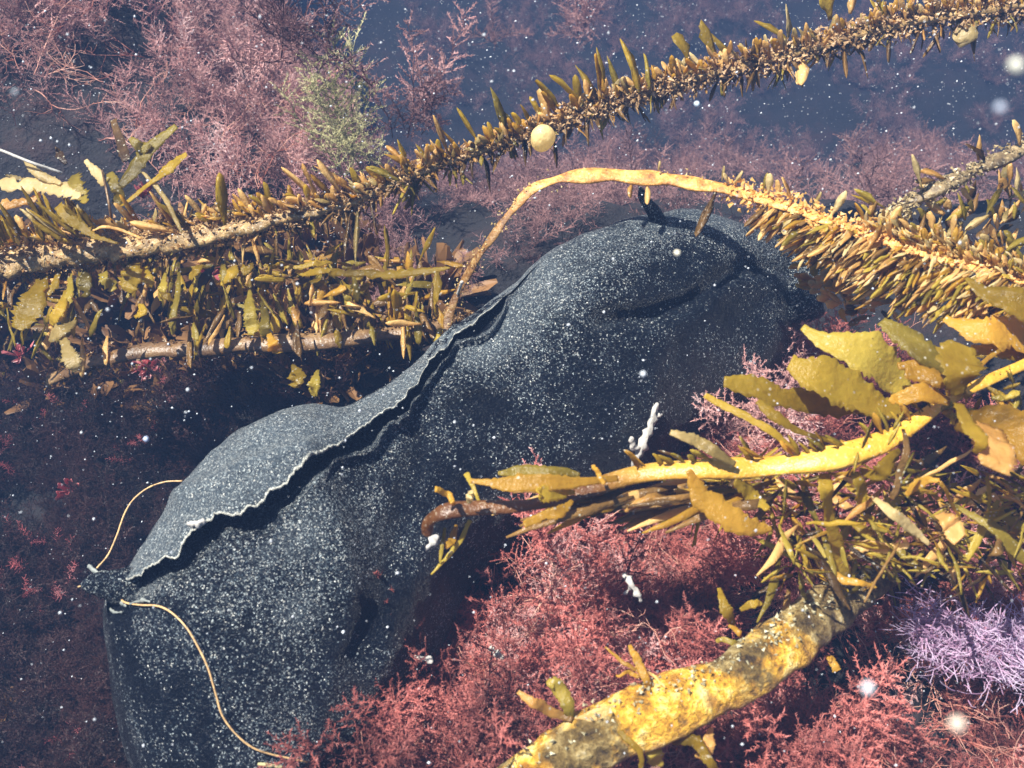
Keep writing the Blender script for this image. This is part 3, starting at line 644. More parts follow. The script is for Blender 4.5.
# ---- strand F: grey stipe at the right edge
kF = thing('kelp_strand', 'grey crusted kelp stipe slanting up to the right edge above the orange arch', 'kelp', G(940, 187, .21))
_, WF, HF = stipe(kF, [(868, 236, .2, 4), (885, 222, .2, 5), (905, 205, .2, 5), (940, 187, .21, 6), (980, 168, .21, 7), (1070, 125, .21, 8)], M_st_f, 60, .6, .5)
fuzz(kF, WF, HF, 1100, blade_mat('growth_grey', (.12, .08, .04), (.60, .48, .26), .2), (.001, .003), 1.4)
for (px, py, a, L, w, m) in [(922, 188, 118, 34, 6, M_pale), (885, 208, 160, 38, 7, M_olive), (870, 204, 165, 24, 4, M_yellow), (882, 225, 235, 30, 8, M_orange), (945, 178, 165, 34, 8, M_orange), (985, 160, 150, 28, 8, M_brown),
        (978, 160, 95, 24, 6, M_orange), (925, 215, 255, 30, 7, M_brown), (935, 180, 190, 22, 8, M_brown), (1000, 190, 240, 34, 7, M_olive), (1020, 145, 120, 26, 9, M_orange)]:
    add_blade(kF, G(px, py, .215), a, L, w, m, random.choice((0, 1)), .1, U_(-.5, .5))
for i in range(90):
    px = U_(905, 1040); py = U_(200, 262)-(px-905)*.25
    add_blade(kF, G(px, max(165, py+8), U_(.16, .2)), random.choice((U_(200, 250), U_(90, 160))), U_(16, 32), U_(5, 10), random.choice((M_orange, M_brown, M_olive, M_pale, M_orange)), random.choice((0, 1, 2)), U_(-.2, .5), U_(-1, 1))
# ---- short bushy strand right of the animal's head
kH = thing('kelp_strand', 'short bushy kelp strand of blunt tan blades right of the head of the sea hare', 'kelp', G(850, 285, .15))
_, WH, HH = stipe(kH, [(812, 282, .13, 3), (850, 290, .15, 3), (900, 284, .16, 3), (960, 268, .17, 4), (1050, 262, .18, 4)], M_st_a, 50)
for i in range(150):
    px = 812+ (U_(0, 1)**1.2)*215; k = at_px(WH, px)
    add_blade(kH, WH[k]+UP*U_(-.012, .014)+RT*U_(-.004, .004), U_(125, 215), U_(15, 27), U_(6, 10), random.choice((M_orange, M_orange, M_pale, M_olive, M_gold)), 0, U_(-.1, .6), U_(-1, 1))
for i in range(26):
    add_blade(kH, G(U_(845, 905), U_(300, 325), .13), U_(100, 220), U_(8, 20), U_(5, 9), random.choice((M_orange, M_gold, M_brown)), 0, U_(0, .6), U_(-1, 1))
ribbon(kH, [(960, 262, .18, 2), (935, 272, .18, 6), (915, 288, .18, 5), (905, 300, .18, 1.5)], M_olive)

# ---- strand D: golden stipe with broad blades
kD = thing('kelp_strand', 'golden kelp stipe with broad yellow blades reaching in from the right over the red algae', 'kelp', G(760, 466, .19))
D_pts = [(426, 535, .160, 5), (430, 521, .17, 8), (445, 512, .18, 9), (480, 508, .18, 8), (530, 505, .18, 7), (585, 490, .18, 9), (640, 474, .18, 10), (700, 469, .19, 11), (760, 467, .19, 12), (820, 460, .20, 13),
         (870, 447, .20, 13), (905, 430, .20, 9), (940, 405, .20, 6), (985, 382, .20, 6), (1070, 345, .20, 6)]
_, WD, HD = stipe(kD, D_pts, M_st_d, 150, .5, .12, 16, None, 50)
fuzz(kD, WD[90:], HD[90:], 160, M_gold, (.0006, .0014), 1.05)
BL = [
 ([(908, 396, .19, 5), (893, 378, .20, 17), (868, 356, .215, 23), (835, 343, .22, 13), (803, 326, .22, 3)], M_olive, 'broad dark olive blade'),
 ([(915, 420, .19, 3), (880, 407, .20, 12), (850, 392, .21, 20), (820, 374, .22, 21), (790, 362, .22, 7)], M_yellow, 'broad yellow blade with a small hole'),
 ([(870, 408, .19, 8), (820, 402, .195, 15), (785, 398, .20, 10), (755, 388, .205, 13), (724, 382, .21, 6)], M_yellow, None),
 ([(955, 372, .21, 6), (925, 352, .22, 13), (900, 335, .22, 11), (880, 322, .22, 5)], M_olive, None),
 ([(960, 395, .225, 6), (960, 378, .235, 17), (961, 362, .24, 23), (963, 344, .24, 12)], M_yellow, 'round bright yellow blade'),
 ([(958, 388, .22, 5), (935, 378, .22, 9), (905, 372, .22, 7)], M_gold, None),
 ([(950, 402, .21, 4), (925, 394, .215, 9), (902, 398, .215, 7), (890, 403, .21, 3)], M_gold, None),
 ([(948, 372, .21, 4), (925, 364, .215, 5), (898, 366, .215, 4)], M_gold, None),
 ([(1050, 340, .20, 24), (1005, 334, .21, 19), (970, 330, .21, 12), (946, 318, .21, 4)], M_gold, None),
 ([(1060, 322, .22, 20), (1010, 302, .225, 15), (985, 292, .225, 9), (966, 278, .225, 2)], M_yellow, None),
 ([(1050, 355, .19, 10), (1005, 352, .2, 9), (970, 350, .2, 6)], M_yellow, None),
 ([(955, 425, .20, 5), (990, 424, .215, 22), (1025, 436, .22, 30), (1070, 450, .22, 30)], M_gold, 'broad orange gold blade at the right edge'),
 ([(990, 425, .22, 14), (993, 448, .225, 21), (992, 470, .225, 16)], M_orange, 'folded tan blade hanging down'),
 ([(800, 455, .2, 2), (765, 428, .21, 4), (735, 411, .21, 4), (705, 395, .21, 3)], M_yellow, None),
 ([(842, 447, .2, 2), (800, 430, .21, 3), (775, 415, .215, 6), (757, 402, .215, 3)], M_yellow, None),
 ([(736, 464, .2, 3), (712, 450, .205, 6), (695, 441, .205, 6), (671, 432, .21, 3)], M_pale, None),
 ([(618, 478, .19, 3), (580, 483, .195, 5), (545, 482, .20, 9), (510, 484, .20, 8), (490, 483, .2, 4), (470, 481, .2, 2)], M_gold, 'long toothed yellow blade pointing left over the animal'),
 ([(580, 475, .19, 3), (550, 471, .19, 6), (520, 472, .19, 6), (498, 473, .19, 2)], M_olive, None),
 ([(604, 482, .2, 2), (598, 474, .2, 2.5), (593, 465, .2, 2)], M_gold, None),
 ([(575, 493, .19, 2), (558, 495, .195, 6), (543, 494, .2, 9), (538, 493, .2, 3)], M_yellow, None),
 ([(572, 500, .195, 2), (560, 512, .2, 6), (545, 518, .2, 5), (524, 525, .2, 4)], M_gold, None),
 ([(454, 505, .19, 2), (450, 497, .195, 3), (435, 489, .2, 3)], M_gold, None),
 ([(469, 503, .19, 2), (470, 497, .195, 4), (472, 492, .2, 2)], M_pale, None),
 ([(482, 506, .17, 1), (475, 490, .17, 2), (466, 474, .17, 3)], M_olive, None),
 ([(445, 528, .16, 1.5), (442, 548, .15, 2), (440, 562, .15, 1)], M_olive, None),
 ([(456, 526, .16, 1.5), (452, 540, .16, 4), (446, 545, .16, 2)], M_gold, None),
 ([(470, 522, .17, 2), (460, 542, .16, 2.5), (445, 560, .15, 2), (431, 574, .15, .8)], M_olive, None),
 ([(690, 470, .2, 3), (705, 500, .19, 12), (740, 522, .18, 12), (772, 530, .17, 3)], M_gold, None),
 ([(735, 482, .19, 4), (750, 495, .18, 8), (768, 510, .18, 3)], M_yellow, None),
 ([(823, 474, .19, 5), (826, 492, .19, 8), (828, 515, .17, 6), (836, 545, .15, 8), (848, 578, .13, 6)], M_yellow, 'thick drooping branch below the stipe'),
 ([(852, 472, .19, 3), (860, 490, .18, 8), (862, 505, .17, 5)], M_yellow, None),
 ([(876, 499, .19, 3), (895, 515, .19, 6), (912, 528, .18, 6), (930, 544, .17, 2)], M_pale, None),
 ([(905, 494, .19, 2), (920, 485, .19, 5), (940, 480, .19, 2)], M_gold, None),
 ([(940, 482, .19, 1.5), (952, 500, .18, 2.5), (962, 520, .16, 1)], M_gold, None),
 ([(988, 476, .2, 2), (990, 495, .19, 2.5), (990, 512, .18, 1)], M_yellow, None),
 ([(850, 558, .15, 3), (868, 545, .155, 6), (888, 548, .155, 5), (903, 545, .16, 3), (904, 538, .16, 2)], M_orange, None),
 ([(828, 570, .15, 2), (845, 580, .155, 4), (862, 582, .155, 3), (876, 588, .15, 1)], M_gold, None),
 ([(845, 560, .15, 2), (858, 553, .155, 3), (868, 548, .155, 2)], M_gold, None),
 ([(940, 515, .17, 5), (950, 525, .17, 12), (960, 540, .17, 8)], M_orange, 'crumpled orange blade among the red algae'),
 ([(1000, 500, .17, 2), (985, 520, .16, 5), (965, 560, .15, 3)], M_olive, None),
 ([(1050, 575, .16, 5), (1010, 545, .165, 7), (985, 522, .17, 5), (960, 508, .17, 2)], M_olive, None),
 ([(1050, 540, .16, 4), (1010, 520, .16, 5), (990, 508, .16, 2)], M_olive, None),
 ([(900, 450, .20, 3), (885, 468, .2, 8), (872, 475, .19, 6), (862, 470, .19, 2)], M_yellow, None),
 ([(905, 430, .21, 2), (906, 455, .21, 4), (900, 480, .2, 4), (892, 500, .19, 3)], M_brown, None),
 ([(960, 405, .23, 5), (970, 425, .235, 8), (980, 440, .235, 8), (975, 452, .23, 3)], M_yellow, None),
 ([(945, 395, .22, 3), (965, 375, .21, 2.5), (1000, 350, .21, 2)], M_gold, None)]
for pts, m, lb in BL: ribbon(kD, pts, m, label=lb, k=6 if lb else 5)
for i in range(60):     # brown trailing blades massed under the stipe's left half
    px = U_(590, 780); py = 478+U_(2, 22); L = U_(40, 120); a = math.radians(U_(186, 206)); h = U_(.14, .175)
    m = random.choice((M_brown, M_brown, M_brown, M_olive, M_orange, M_gold)) if px < 740 else random.choice((M_brown, M_olive, M_gold))
    ribbon(kD, [(px, py, h, 1.5), (px+math.cos(a)*L*.5, py-math.sin(a)*L*.5+U_(-3, 3), h+.004, U_(3, 6)), (px+math.cos(a)*L, py-math.sin(a)*L, h, 1)], m, n=8, k=3)
for i in range(34):     # short curled yellow blades along the upper edge
    px = U_(640, 960); k = at_px(WD, px); add_blade(kD, WD[k]+UP*HD[k]*.6, U_(115, 160), U_(14, 30), U_(4, 7), random.choice((M_gold, M_yellow, M_olive)), random.choice((0, 1)), U_(0, .5), U_(-1, 1))
for i in range(80):     # tangle below the right half
    px = U_(770, 1040); py = U_(470, 560); L = U_(22, 75); a = math.radians(random.choice((U_(215, 260), U_(280, 330), U_(-30, 40)))); h = U_(.10, .175)
    m = random.choice((M_olive, M_olive, M_yellow, M_brown, M_gold, M_orange))
    ribbon(kD, [(px, py, h, 1), (px+math.cos(a)*L*.5+U_(-4, 4), py-math.sin(a)*L*.5+U_(-4, 4), h+.004, U_(1.5, 5)), (px+math.cos(a)*L, py-math.sin(a)*L, h, .8)], m, n=8, k=3)
it = []
for _ in range(420):
    px = U_(690, 1040); py = U_(468, 575) if px > 780 else U_(468, 500)
    it.append((G(px, py, U_(.07, .17)), random.choice((U_(200, 260), U_(280, 335), U_(-20, 40), U_(150, 190))), U_(16, 55), U_(1.5, 6), U_(-.3, .5)))
blade_mass(kD, it, (M_olive, M_gold, M_brown, M_yellow, M_olive), 'small_fronds')
for (px, py, a, L) in [(786, 480, 262, 34), (862, 448, 75, 30), (858, 452, 255, 22), (888, 445, 62, 26), (893, 430, 60, 22), (914, 452, 240, 30)]:
    add_blade(kD, G(px, py, .215), a, L, 4, M_olive, 1, .1, 0)
for i in range(24):
    add_blade(kD, G(U_(935, 1020), U_(385, 420), .20), U_(0, 360), U_(12, 26), U_(4, 8), random.choice((M_yellow, M_olive, M_gold)), 3, .2, U_(-1, 1))

# ---- strand E: thick crusted stipe at the bottom
kE = thing('kelp_strand', 'thick yellow crusted kelp stipe in the foreground at the bottom right', 'kelp', G(680, 693, .1))
E_pts = [(450, 840, .08, 24), (515, 790, .10, 28), (570, 752, .11, 30), (625, 724, .115, 32), (680, 702, .12, 32), (725, 683, .12, 26), (762, 660, .12, 28), (798, 632, .115, 28), (835, 603, .10, 23), (885, 575, .07, 14)]
_, WE, HE = stipe(kE, E_pts, M_crust, 190, .6, .10, 30, None, 90)
fuzz(kE, WE, HE, 1800, blade_mat('growth_green', (.10, .09, .04), (.60, .55, .35), .2), (.0008, .0026), 1.02)
for pts, m in [([(652, 692, .12, 3), (644, 675, .13, 4), (636, 658, .135, 4), (630, 645, .135, 2)], M_gold), ([(640, 672, .13, 2), (625, 664, .13, 2), (606, 648, .13, 1)], M_gold), ([(638, 673, .13, 2), (628, 673, .13, 2), (616, 675, .13, 1)], M_gold), ([(641, 672, .13, 2), (655, 678, .13, 1.5), (665, 686, .13, 1)], M_orange),
        ([(572, 718, .12, 3), (550, 712, .125, 5), (534, 702, .13, 5), (518, 692, .13, 2)], M_orange), ([(572, 718, .12, 3), (566, 700, .125, 7), (556, 685, .13, 7), (548, 680, .13, 3)], M_olive),
        ([(742, 640, .11, 2), (738, 632, .12, 3), (729, 625, .12, 1.5)], M_gold), ([(745, 642, .11, 2), (732, 641, .12, 3), (716, 640, .12, 2)], M_olive), ([(735, 625, .11, 3), (726, 610, .12, 6), (722, 600, .12, 4), (720, 588, .12, 2)], M_yellow), ([(740, 610, .12, 2), (752, 604, .12, 4), (762, 602, .12, 2)], M_yellow),
        ([(672, 742, .11, 2), (695, 742, .12, 6), (706, 756, .12, 5), (720, 775, .11, 3)], M_yellow), ([(650, 738, .11, 4), (655, 755, .11, 9), (660, 770, .1, 5)], M_olive), ([(700, 760, .10, 6), (708, 742, .11, 6), (712, 728, .11, 2)], M_orange),
        ([(520, 770, .10, 4), (560, 735, .115, 6), (600, 712, .12, 6), (628, 705, .12, 2)], M_orange), ([(612, 720, .12, 2), (622, 735, .125, 3), (640, 752, .12, 3), (640, 772, .11, 2)], M_yellow),
        ([(788, 590, .12, 2), (786, 605, .12, 3), (782, 618, .12, 1)], M_orange), ([(826, 655, .1, 2), (832, 662, .1, 4), (838, 672, .1, 4)], M_gold), ([(805, 600, .12, 1.5), (800, 585, .13, 3), (798, 570, .13, 1)], M_olive)]:
    ribbon(kE, pts, m)

# ------------------------------------------------------------------ algae sprigs
def spike(V, F, T_, p, d, L, r, t0, t1):
    e = d.orthogonal().normalized()*r; f = d.cross(e).normalized()*r; b = len(V)
    V += [p+e, p-e*.5+f*.87, p-e*.5-f*.87, p+d*L]; T_ += [t0, t0, t0, t1]
    F += [(b, b+1, b+3), (b+1, b+2, b+3), (b+2, b, b+3)]
def sprig(seed, n_side=30, sub=28, droop=.25, side_len=.32, thick=.0075, sub_len=.036):
    r = random.Random(seed); V = []; F = []; T_ = []
    p = Vector((0, 0, 0)); d = Vector((r.uniform(-.2, .2), r.uniform(-.2, .2), 1)).normalized(); pts = [p.copy()]
    for i in range(10):
        d = (d+Vector((r.uniform(-.22, .22), r.uniform(-.22, .22), 0))+Vector((droop*.1, 0, 0))).normalized(); p = p+d*.1; pts.append(p.copy())
    w = [thick*(1-.7*i/10) for i in range(11)]
    v, f, t = tube(pts, w, w, Vector((0, 1, .1)), 3); V += v; F += f; T_ += [x*.3 for x in t]
    for s in range(n_side):
        u = .12+.86*s/n_side; k = min(9, int(u*10)); q = pts[k].lerp(pts[k+1], u*10-k)
        az = s*2.4+r.uniform(-.5, .5); el = r.uniform(.2, 1.1)
        dd = Vector((math.cos(az), math.sin(az), el)).normalized(); L = side_len*(1-.55*u)*r.uniform(.6, 1.2)
        spike(V, F, T_, q, dd, L, thick*.55, .3, .6)
        for j in range(sub):
            x = .15+.85*j/sub; qq = q+dd*L*x
            d2 = (dd*.6+Vector((r.gauss(0, .7), r.gauss(0, .7), r.gauss(.25, .6)))).normalized()
            spike(V, F, T_, qq, d2, sub_len*(1-.4*x)*r.uniform(.6, 1.4), thick*.5, .55, 1.0)
    return V, F, T_
def source(name, builder, count, mat):
    col = bpy.data.collections.new(name+'_source')
    for i in range(count):
        V, F, t = builder(i); me = mesh(name, V, F, False, {'t': t}); me.materials.append(mat)
        o = bpy.data.objects.new('%s_%s' % (name, 'abcdefgh'[i]), me); col.objects.link(o)
    return col
feather = lambda i: sprig(100+i)
fine = lambda i: sprig(200+i, 30, 28, .3, .42, .007, .038)
def leafy(i):
    r = random.Random(i); a = ([], [], [])
    for k in range(7):
        az = r.uniform(0, 6.28); d = Vector((math.cos(az)*.6, math.sin(az)*.6, r.uniform(.4, 1)))
        pts = [d*(u*r.uniform(.9, 1.1)) for u in (0, .3, .6, .85, 1)]
        a = join(a, sheet(pts, [.03, .09, .14, .12, .04], Vector((r.uniform(-1, 1), r.uniform(-1, 1), .4)), .008, 3, .3, .4, 1, .5, k))
    return a
def gn_group(name, col, mat):
    ng = bpy.data.node_groups.new(name, 'GeometryNodeTree')
    ng.interface.new_socket('Geometry', in_out='INPUT', socket_type='NodeSocketGeometry'); ng.interface.new_socket('Geometry', in_out='OUTPUT', socket_type='NodeSocketGeometry')
    n = ng.nodes; l = ng.links; gi = n.new('NodeGroupInput'); go = n.new('NodeGroupOutput')
    ci = n.new('GeometryNodeCollectionInfo'); ci.inputs['Collection'].default_value = col; ci.inputs['Separate Children'].default_value = True; ci.inputs['Reset Children'].default_value = True
    ip = n.new('GeometryNodeInstanceOnPoints'); ip.inputs['Pick Instance'].default_value = True
    ra = n.new('GeometryNodeInputNamedAttribute'); ra.data_type = 'FLOAT_VECTOR'; ra.inputs['Name'].default_value = 'rot'
    sa = n.new('GeometryNodeInputNamedAttribute'); sa.data_type = 'FLOAT'; sa.inputs['Name'].default_value = 'scl'
    ia = n.new('GeometryNodeInputNamedAttribute'); ia.data_type = 'INT'; ia.inputs['Name'].default_value = 'idx'
    e2r = n.new('FunctionNodeEulerToRotation')
    l.new(gi.outputs[0], ip.inputs['Points']); l.new(ci.outputs[0], ip.inputs['Instance'])
    l.new(ra.outputs[0], e2r.inputs[0]); l.new(e2r.outputs[0], ip.inputs['Rotation']); l.new(sa.outputs[0], ip.inputs['Scale']); l.new(ia.outputs[0], ip.inputs['Instance Index'])
    l.new(ip.outputs[0], go.inputs[0]); return ng
def in_poly(x, y, poly):
    c = False; n = len(poly)
    for i in range(n):
        x1, y1 = poly[i]; x2, y2 = poly[(i+1) % n]
        if (y1 > y) != (y2 > y) and x < (x2-x1)*(y-y1)/(y2-y1)+x1: c = not c
    return c
def turf(name, label, cat, col, poly, count, size, lift=(0, .01), lean=.5, clump=(0.0, 9.0), box=(-1.3, 1.3, -.45, 1.6), holes=(), thin=None):
    pts = []; rot = []; scl = []; idx = []; nc = len(col.objects); tries = 0
    while len(pts) < count and tries < count*60:
        tries += 1; x = U_(box[0], box[1]); y = U_(box[2], box[3]); z = T(x, y); px, py = proj((x, y, z))
        if not in_poly(px, py, poly): continue
        if nz(x*clump[1], y*clump[1], 8.8) < clump[0]: continue
        if any(math.hypot((px-hx)/ha, (py-hy)/hb) < 1 for hx, hy, ha, hb in holes) and random.random() < .93: continue
        pts.append((x, y, z+U_(*lift))); rot.append((random.gauss(0, lean), random.gauss(0, lean), U_(0, 6.28)))
        scl.append(U_(*size)*(1+.5*nz(x*15, y*15, 2))); idx.append(random.randrange(nc))
    me = bpy.data.meshes.new(name); me.from_pydata(pts, [], [])
    a = me.attributes.new('rot', 'FLOAT_VECTOR', 'POINT'); a.data.foreach_set('vector', np.array(rot, np.float32).ravel())
    a = me.attributes.new('scl', 'FLOAT', 'POINT'); a.data.foreach_set('value', np.array(scl, np.float32))
    a = me.attributes.new('idx', 'INT', 'POINT'); a.data.foreach_set('value', np.array(idx, np.int32))
    o = link(name, me); tag(o, label, cat, None, 'stuff')
    md = o.modifiers.new('scatter', 'NODES'); md.node_group = gn_group(name+'_scatter', col, None); return o
src_rose = source('rose_sprig', feather, 5, M_rose); src_mauve = source('mauve_sprig', fine, 5, M_mauve)
src_dusk = source('dusky_sprig', fine, 5, M_dusk); src_deep = source('deep_sprig', feather, 5, M_deep); src_rust = source('rust_sprig', leafy, 4, M_rust)
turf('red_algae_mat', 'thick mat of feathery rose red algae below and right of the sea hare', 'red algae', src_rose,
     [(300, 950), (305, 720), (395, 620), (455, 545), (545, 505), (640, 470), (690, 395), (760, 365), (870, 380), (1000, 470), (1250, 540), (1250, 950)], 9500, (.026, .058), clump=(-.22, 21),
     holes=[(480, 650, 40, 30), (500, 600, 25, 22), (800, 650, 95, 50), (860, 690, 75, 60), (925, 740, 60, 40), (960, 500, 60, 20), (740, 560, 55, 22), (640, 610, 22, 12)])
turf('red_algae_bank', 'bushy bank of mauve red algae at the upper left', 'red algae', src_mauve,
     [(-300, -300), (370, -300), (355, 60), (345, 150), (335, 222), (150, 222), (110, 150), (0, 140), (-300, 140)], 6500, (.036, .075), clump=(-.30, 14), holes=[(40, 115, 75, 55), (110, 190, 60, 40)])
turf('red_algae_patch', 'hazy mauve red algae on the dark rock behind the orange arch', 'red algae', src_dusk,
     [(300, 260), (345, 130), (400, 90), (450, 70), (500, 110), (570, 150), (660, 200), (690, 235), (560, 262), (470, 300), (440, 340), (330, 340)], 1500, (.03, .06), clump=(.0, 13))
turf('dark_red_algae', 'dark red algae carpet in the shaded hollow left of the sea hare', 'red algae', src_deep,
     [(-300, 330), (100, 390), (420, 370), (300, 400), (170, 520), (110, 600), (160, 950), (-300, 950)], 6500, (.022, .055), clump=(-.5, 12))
src_pink = source('pink_sprig', feather, 4, M_pink)
turf('small_red_fronds', 'small crimson fronds scattered through the dark hollow at left', 'red algae', src_pink,
     [(-100, 380), (280, 380), (160, 500), (90, 600), (110, 900), (-100, 900)], 260, (.012, .030), lift=(.01, .035), clump=(.12, 14))
turf('brown_algae_turf', 'low brown leafy algae around the smooth stipe at left', 'brown algae', src_rust,
     [(-100, 250), (300, 230), (460, 300), (430, 360), (250, 420), (-100, 420)], 700, (.02, .045), clump=(-.2, 14))
turf('brown_algae_tangle', 'low brown algae under the golden stipe at the right edge', 'brown algae', src_rust,
     [(820, 460), (1250, 400), (1250, 600), (900, 600)], 350, (.02, .05), clump=(-.4, 14))
turf('rock_turf', 'sparse dull turf on the far rock in the dark water', 'algae turf', src_dusk,
     [(340, -250), (1300, -250), (1300, 330), (800, 330), (560, 260), (430, 120)], 3200, (.04, .09), clump=(-.05, 6), box=(-1.0, 2.2, .2, 2.6))

# ---- single tufts that stand out
def tuft(name, label, cat, base, mat, n, L, spread=.9, seed=0, builder=feather, lean=(0, 0), group=None):
    r = random.Random(seed); V = []; F = []; T_ = []
    for i in range(n):
        v, f, t = builder(r.randrange(50)); s = L*r.uniform(.6, 1.15)
        M = Matrix.Rotation(r.uniform(0, 6.28), 4, 'Z'); a = r.uniform(0, 6.28); tl = spread*r.uniform(.1, 1)
        M = Matrix.Rotation(tl, 4, Vector((math.cos(a), math.sin(a), 0))) @ M
        M = Matrix.Rotation(lean[0], 4, 'Y') @ Matrix.Rotation(lean[1], 4, 'X') @ M
        off = Vector((r.gauss(0, L*.12), r.gauss(0, L*.12), 0)); b = len(V)
        V += [M @ (q*s)+off for q in v]; F += [tuple(k+b for k in q) for q in f]; T_ += t
    me = mesh(name, V, F, False, {'t': T_}); o = link(name, me, mat, None, Matrix.Translation(base)); return tag(o, label, cat, group)
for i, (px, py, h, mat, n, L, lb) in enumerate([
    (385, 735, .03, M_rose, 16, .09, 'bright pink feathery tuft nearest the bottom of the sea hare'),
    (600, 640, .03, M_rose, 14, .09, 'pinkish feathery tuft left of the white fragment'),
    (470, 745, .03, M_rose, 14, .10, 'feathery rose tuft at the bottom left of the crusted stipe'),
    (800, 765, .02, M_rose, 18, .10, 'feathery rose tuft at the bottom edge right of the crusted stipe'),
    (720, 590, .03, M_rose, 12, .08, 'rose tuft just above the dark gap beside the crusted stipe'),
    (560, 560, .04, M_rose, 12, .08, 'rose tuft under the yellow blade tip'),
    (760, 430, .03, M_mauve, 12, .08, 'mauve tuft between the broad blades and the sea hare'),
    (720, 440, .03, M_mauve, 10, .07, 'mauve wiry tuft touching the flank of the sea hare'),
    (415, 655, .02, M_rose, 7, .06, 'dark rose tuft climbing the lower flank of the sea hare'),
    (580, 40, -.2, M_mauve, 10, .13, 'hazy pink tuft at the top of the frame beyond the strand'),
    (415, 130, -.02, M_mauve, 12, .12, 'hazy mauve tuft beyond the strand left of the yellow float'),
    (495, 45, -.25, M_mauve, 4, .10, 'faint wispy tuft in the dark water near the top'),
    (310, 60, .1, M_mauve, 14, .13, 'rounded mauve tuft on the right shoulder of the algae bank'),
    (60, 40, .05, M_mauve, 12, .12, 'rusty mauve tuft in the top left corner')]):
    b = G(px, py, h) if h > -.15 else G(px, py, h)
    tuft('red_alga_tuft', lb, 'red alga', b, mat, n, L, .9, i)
def leaf_tuft(base, L, mat, lb, seed, n=3):
    return tuft('pink_leafy_alga', lb, 'red alga', base, mat, n, L, .9, seed, lambda i: leafy(i))
leaf_tuft(on_ground(158, 388, .03), .020, M_pink, 'bright pink leafy alga below the smooth stipe', 1, 4)
leaf_tuft(on_ground(170, 402, .02), .014, M_pink, 'small pink frond hanging under the bright pink alga', 2, 2)
leaf_tuft(on_ground(35, 375, .03), .020, M_pink, 'crimson leafy alga at the left beside the forked tan blade', 3, 3)
leaf_tuft(on_ground(222, 325, .06), .022, M_pink, 'narrow pink frond above the smooth stipe', 4, 2)
leaf_tuft(on_ground(104, 322, .05), .012, M_pink, 'tiny red frond between the yellow blades at left', 5, 2)
leaf_tuft(on_ground(172, 268, .09), .014, M_pink, 'pink frond just under the crusted strand', 6, 2)
leaf_tuft(on_ground(78, 505, .02), .020, M_pink, 'flat red frond alone in the dark hollow', 7, 2)
leaf_tuft(on_ground(120, 480, .02), .022, M_deep, 'dark red frond beside the thin arching thread', 8, 4)
leaf_tuft(on_ground(8, 480, .02), .018, M_deep, 'dark red frond at the left edge', 9, 3)
leaf_tuft(on_ground(20, 720, .02), .022, M_rust, 'orange brown frond in the bottom left corner', 10, 4)
leaf_tuft(on_ground(865, 640, .02), .012, M_pink, 'curly salmon frond left of the lilac tuft', 11, 2)
tuft('green_alga', 'pale yellow green alga column beside the mauve bank', 'alga', G(345, 170, .03), M_green, 9, .13, .35, 31, fine)
leaf_tuft(on_ground(352, 140, .05), .028, M_green, 'pale green leafy clump on top of the algae column', 12, 4)['category'] = 'alga'

# lilac tuft of wiry filaments at the right edge
def lilac(base):
    V = []; F = []; T_ = []; r = random.Random(5)
    for i in range(1700):
        c = Vector((r.uniform(-.035, .07), 0, 0)); c.y = -.25*c.x+r.gauss(0, .011+.09*max(0, c.x)); c.z = r.uniform(-.012, .012)
        a = r.uniform(0, 6.28); d = Vector((math.cos(a)*.8-.25, math.sin(a)*.6-.1, r.uniform(.1, .9))).normalized(); pts = [c]
        L = r.uniform(.007, .022)
        for k in range(5):
            d = (d+Vector((r.uniform(-.28, .28), r.uniform(-.28, .28), r.uniform(-.28, .2)))).normalized(); pts.append(pts[-1]+d*L/5)
        w = [.00034, .00032, .0003, .00026, .00022, .00016]
        v, f, t = tube(pts, w, w, Vector((.1, .3, 1)), 3); b = len(V); V += v; F += [tuple(q+b for q in g) for g in f]; T_ += t
    me = mesh('lilac_alga', V, F, False, {'t': T_}); o = link('lilac_alga', me, M_lilac, None, Matrix.Translation(base))
    return tag(o, 'pale lilac wiry coralline tuft at the right edge', 'coralline alga')
lilac(G(975, 645, .075))

def wiry(name, label, mat, poly, count, L, col, r0=.0005):
    V = []; F = []; T_ = []; c = 0
    while c < count:
        x = U_(-.6, .8); y = U_(-.4, .9); z = T(x, y); px, py = proj((x, y, z))
        if not in_poly(px, py, poly): continue
        c += 1; a = U_(0, 6.28); d = Vector((math.cos(a), math.sin(a), U_(0, .9))).normalized(); p = Vector((x, y, z+U_(.01, .05)))
        def grow(p, d, L_, r, lev):
            pts = [p]; n = 9
            for k in range(n):
                d = (d+Vector((random.gauss(0, .2), random.gauss(0, .2), random.gauss(0, .16)))).normalized(); pts.append(pts[-1]+d*L_/n)
                if lev and random.random() < .45: grow(pts[-1], (d+Vector((random.gauss(0, .8), random.gauss(0, .8), random.gauss(.2, .5)))).normalized(), L_*.4, r*.7, lev-1)
            w = [r*(1-.6*k/n) for k in range(n+1)]; v, f, t = tube(pts, w, w, Vector((.1, .2, 1)), 3)
            b = len(V); V.extend(v); F.extend(tuple(q+b for q in g) for g in f); T_.extend(t)
        grow(p, d, U_(.5, 1)*L, r0, 2)
    tag(link(name, mesh(name, V, F, True, {'t': T_}), mat), label, 'red algae', None, 'stuff')
M_wire = sprig_mat('alga_wire', (.42, .12, .08), (.90, .55, .42), .4)
wiry('wiry_red_algae', 'thin wiry orange red branches trailing over the rose algae mat', M_wire, [(300, 720), (470, 600), (560, 540), (700, 400), (820, 380), (880, 480), (1000, 600), (1000, 900), (300, 900)], 230, .08, None)
wiry('wiry_algae_bank', 'thin wiry strands trailing over the mauve algae bank', M_wire, [(-100, -100), (360, -100), (340, 210), (150, 210), (100, 150), (-100, 60)], 110, .10, None, .0006)

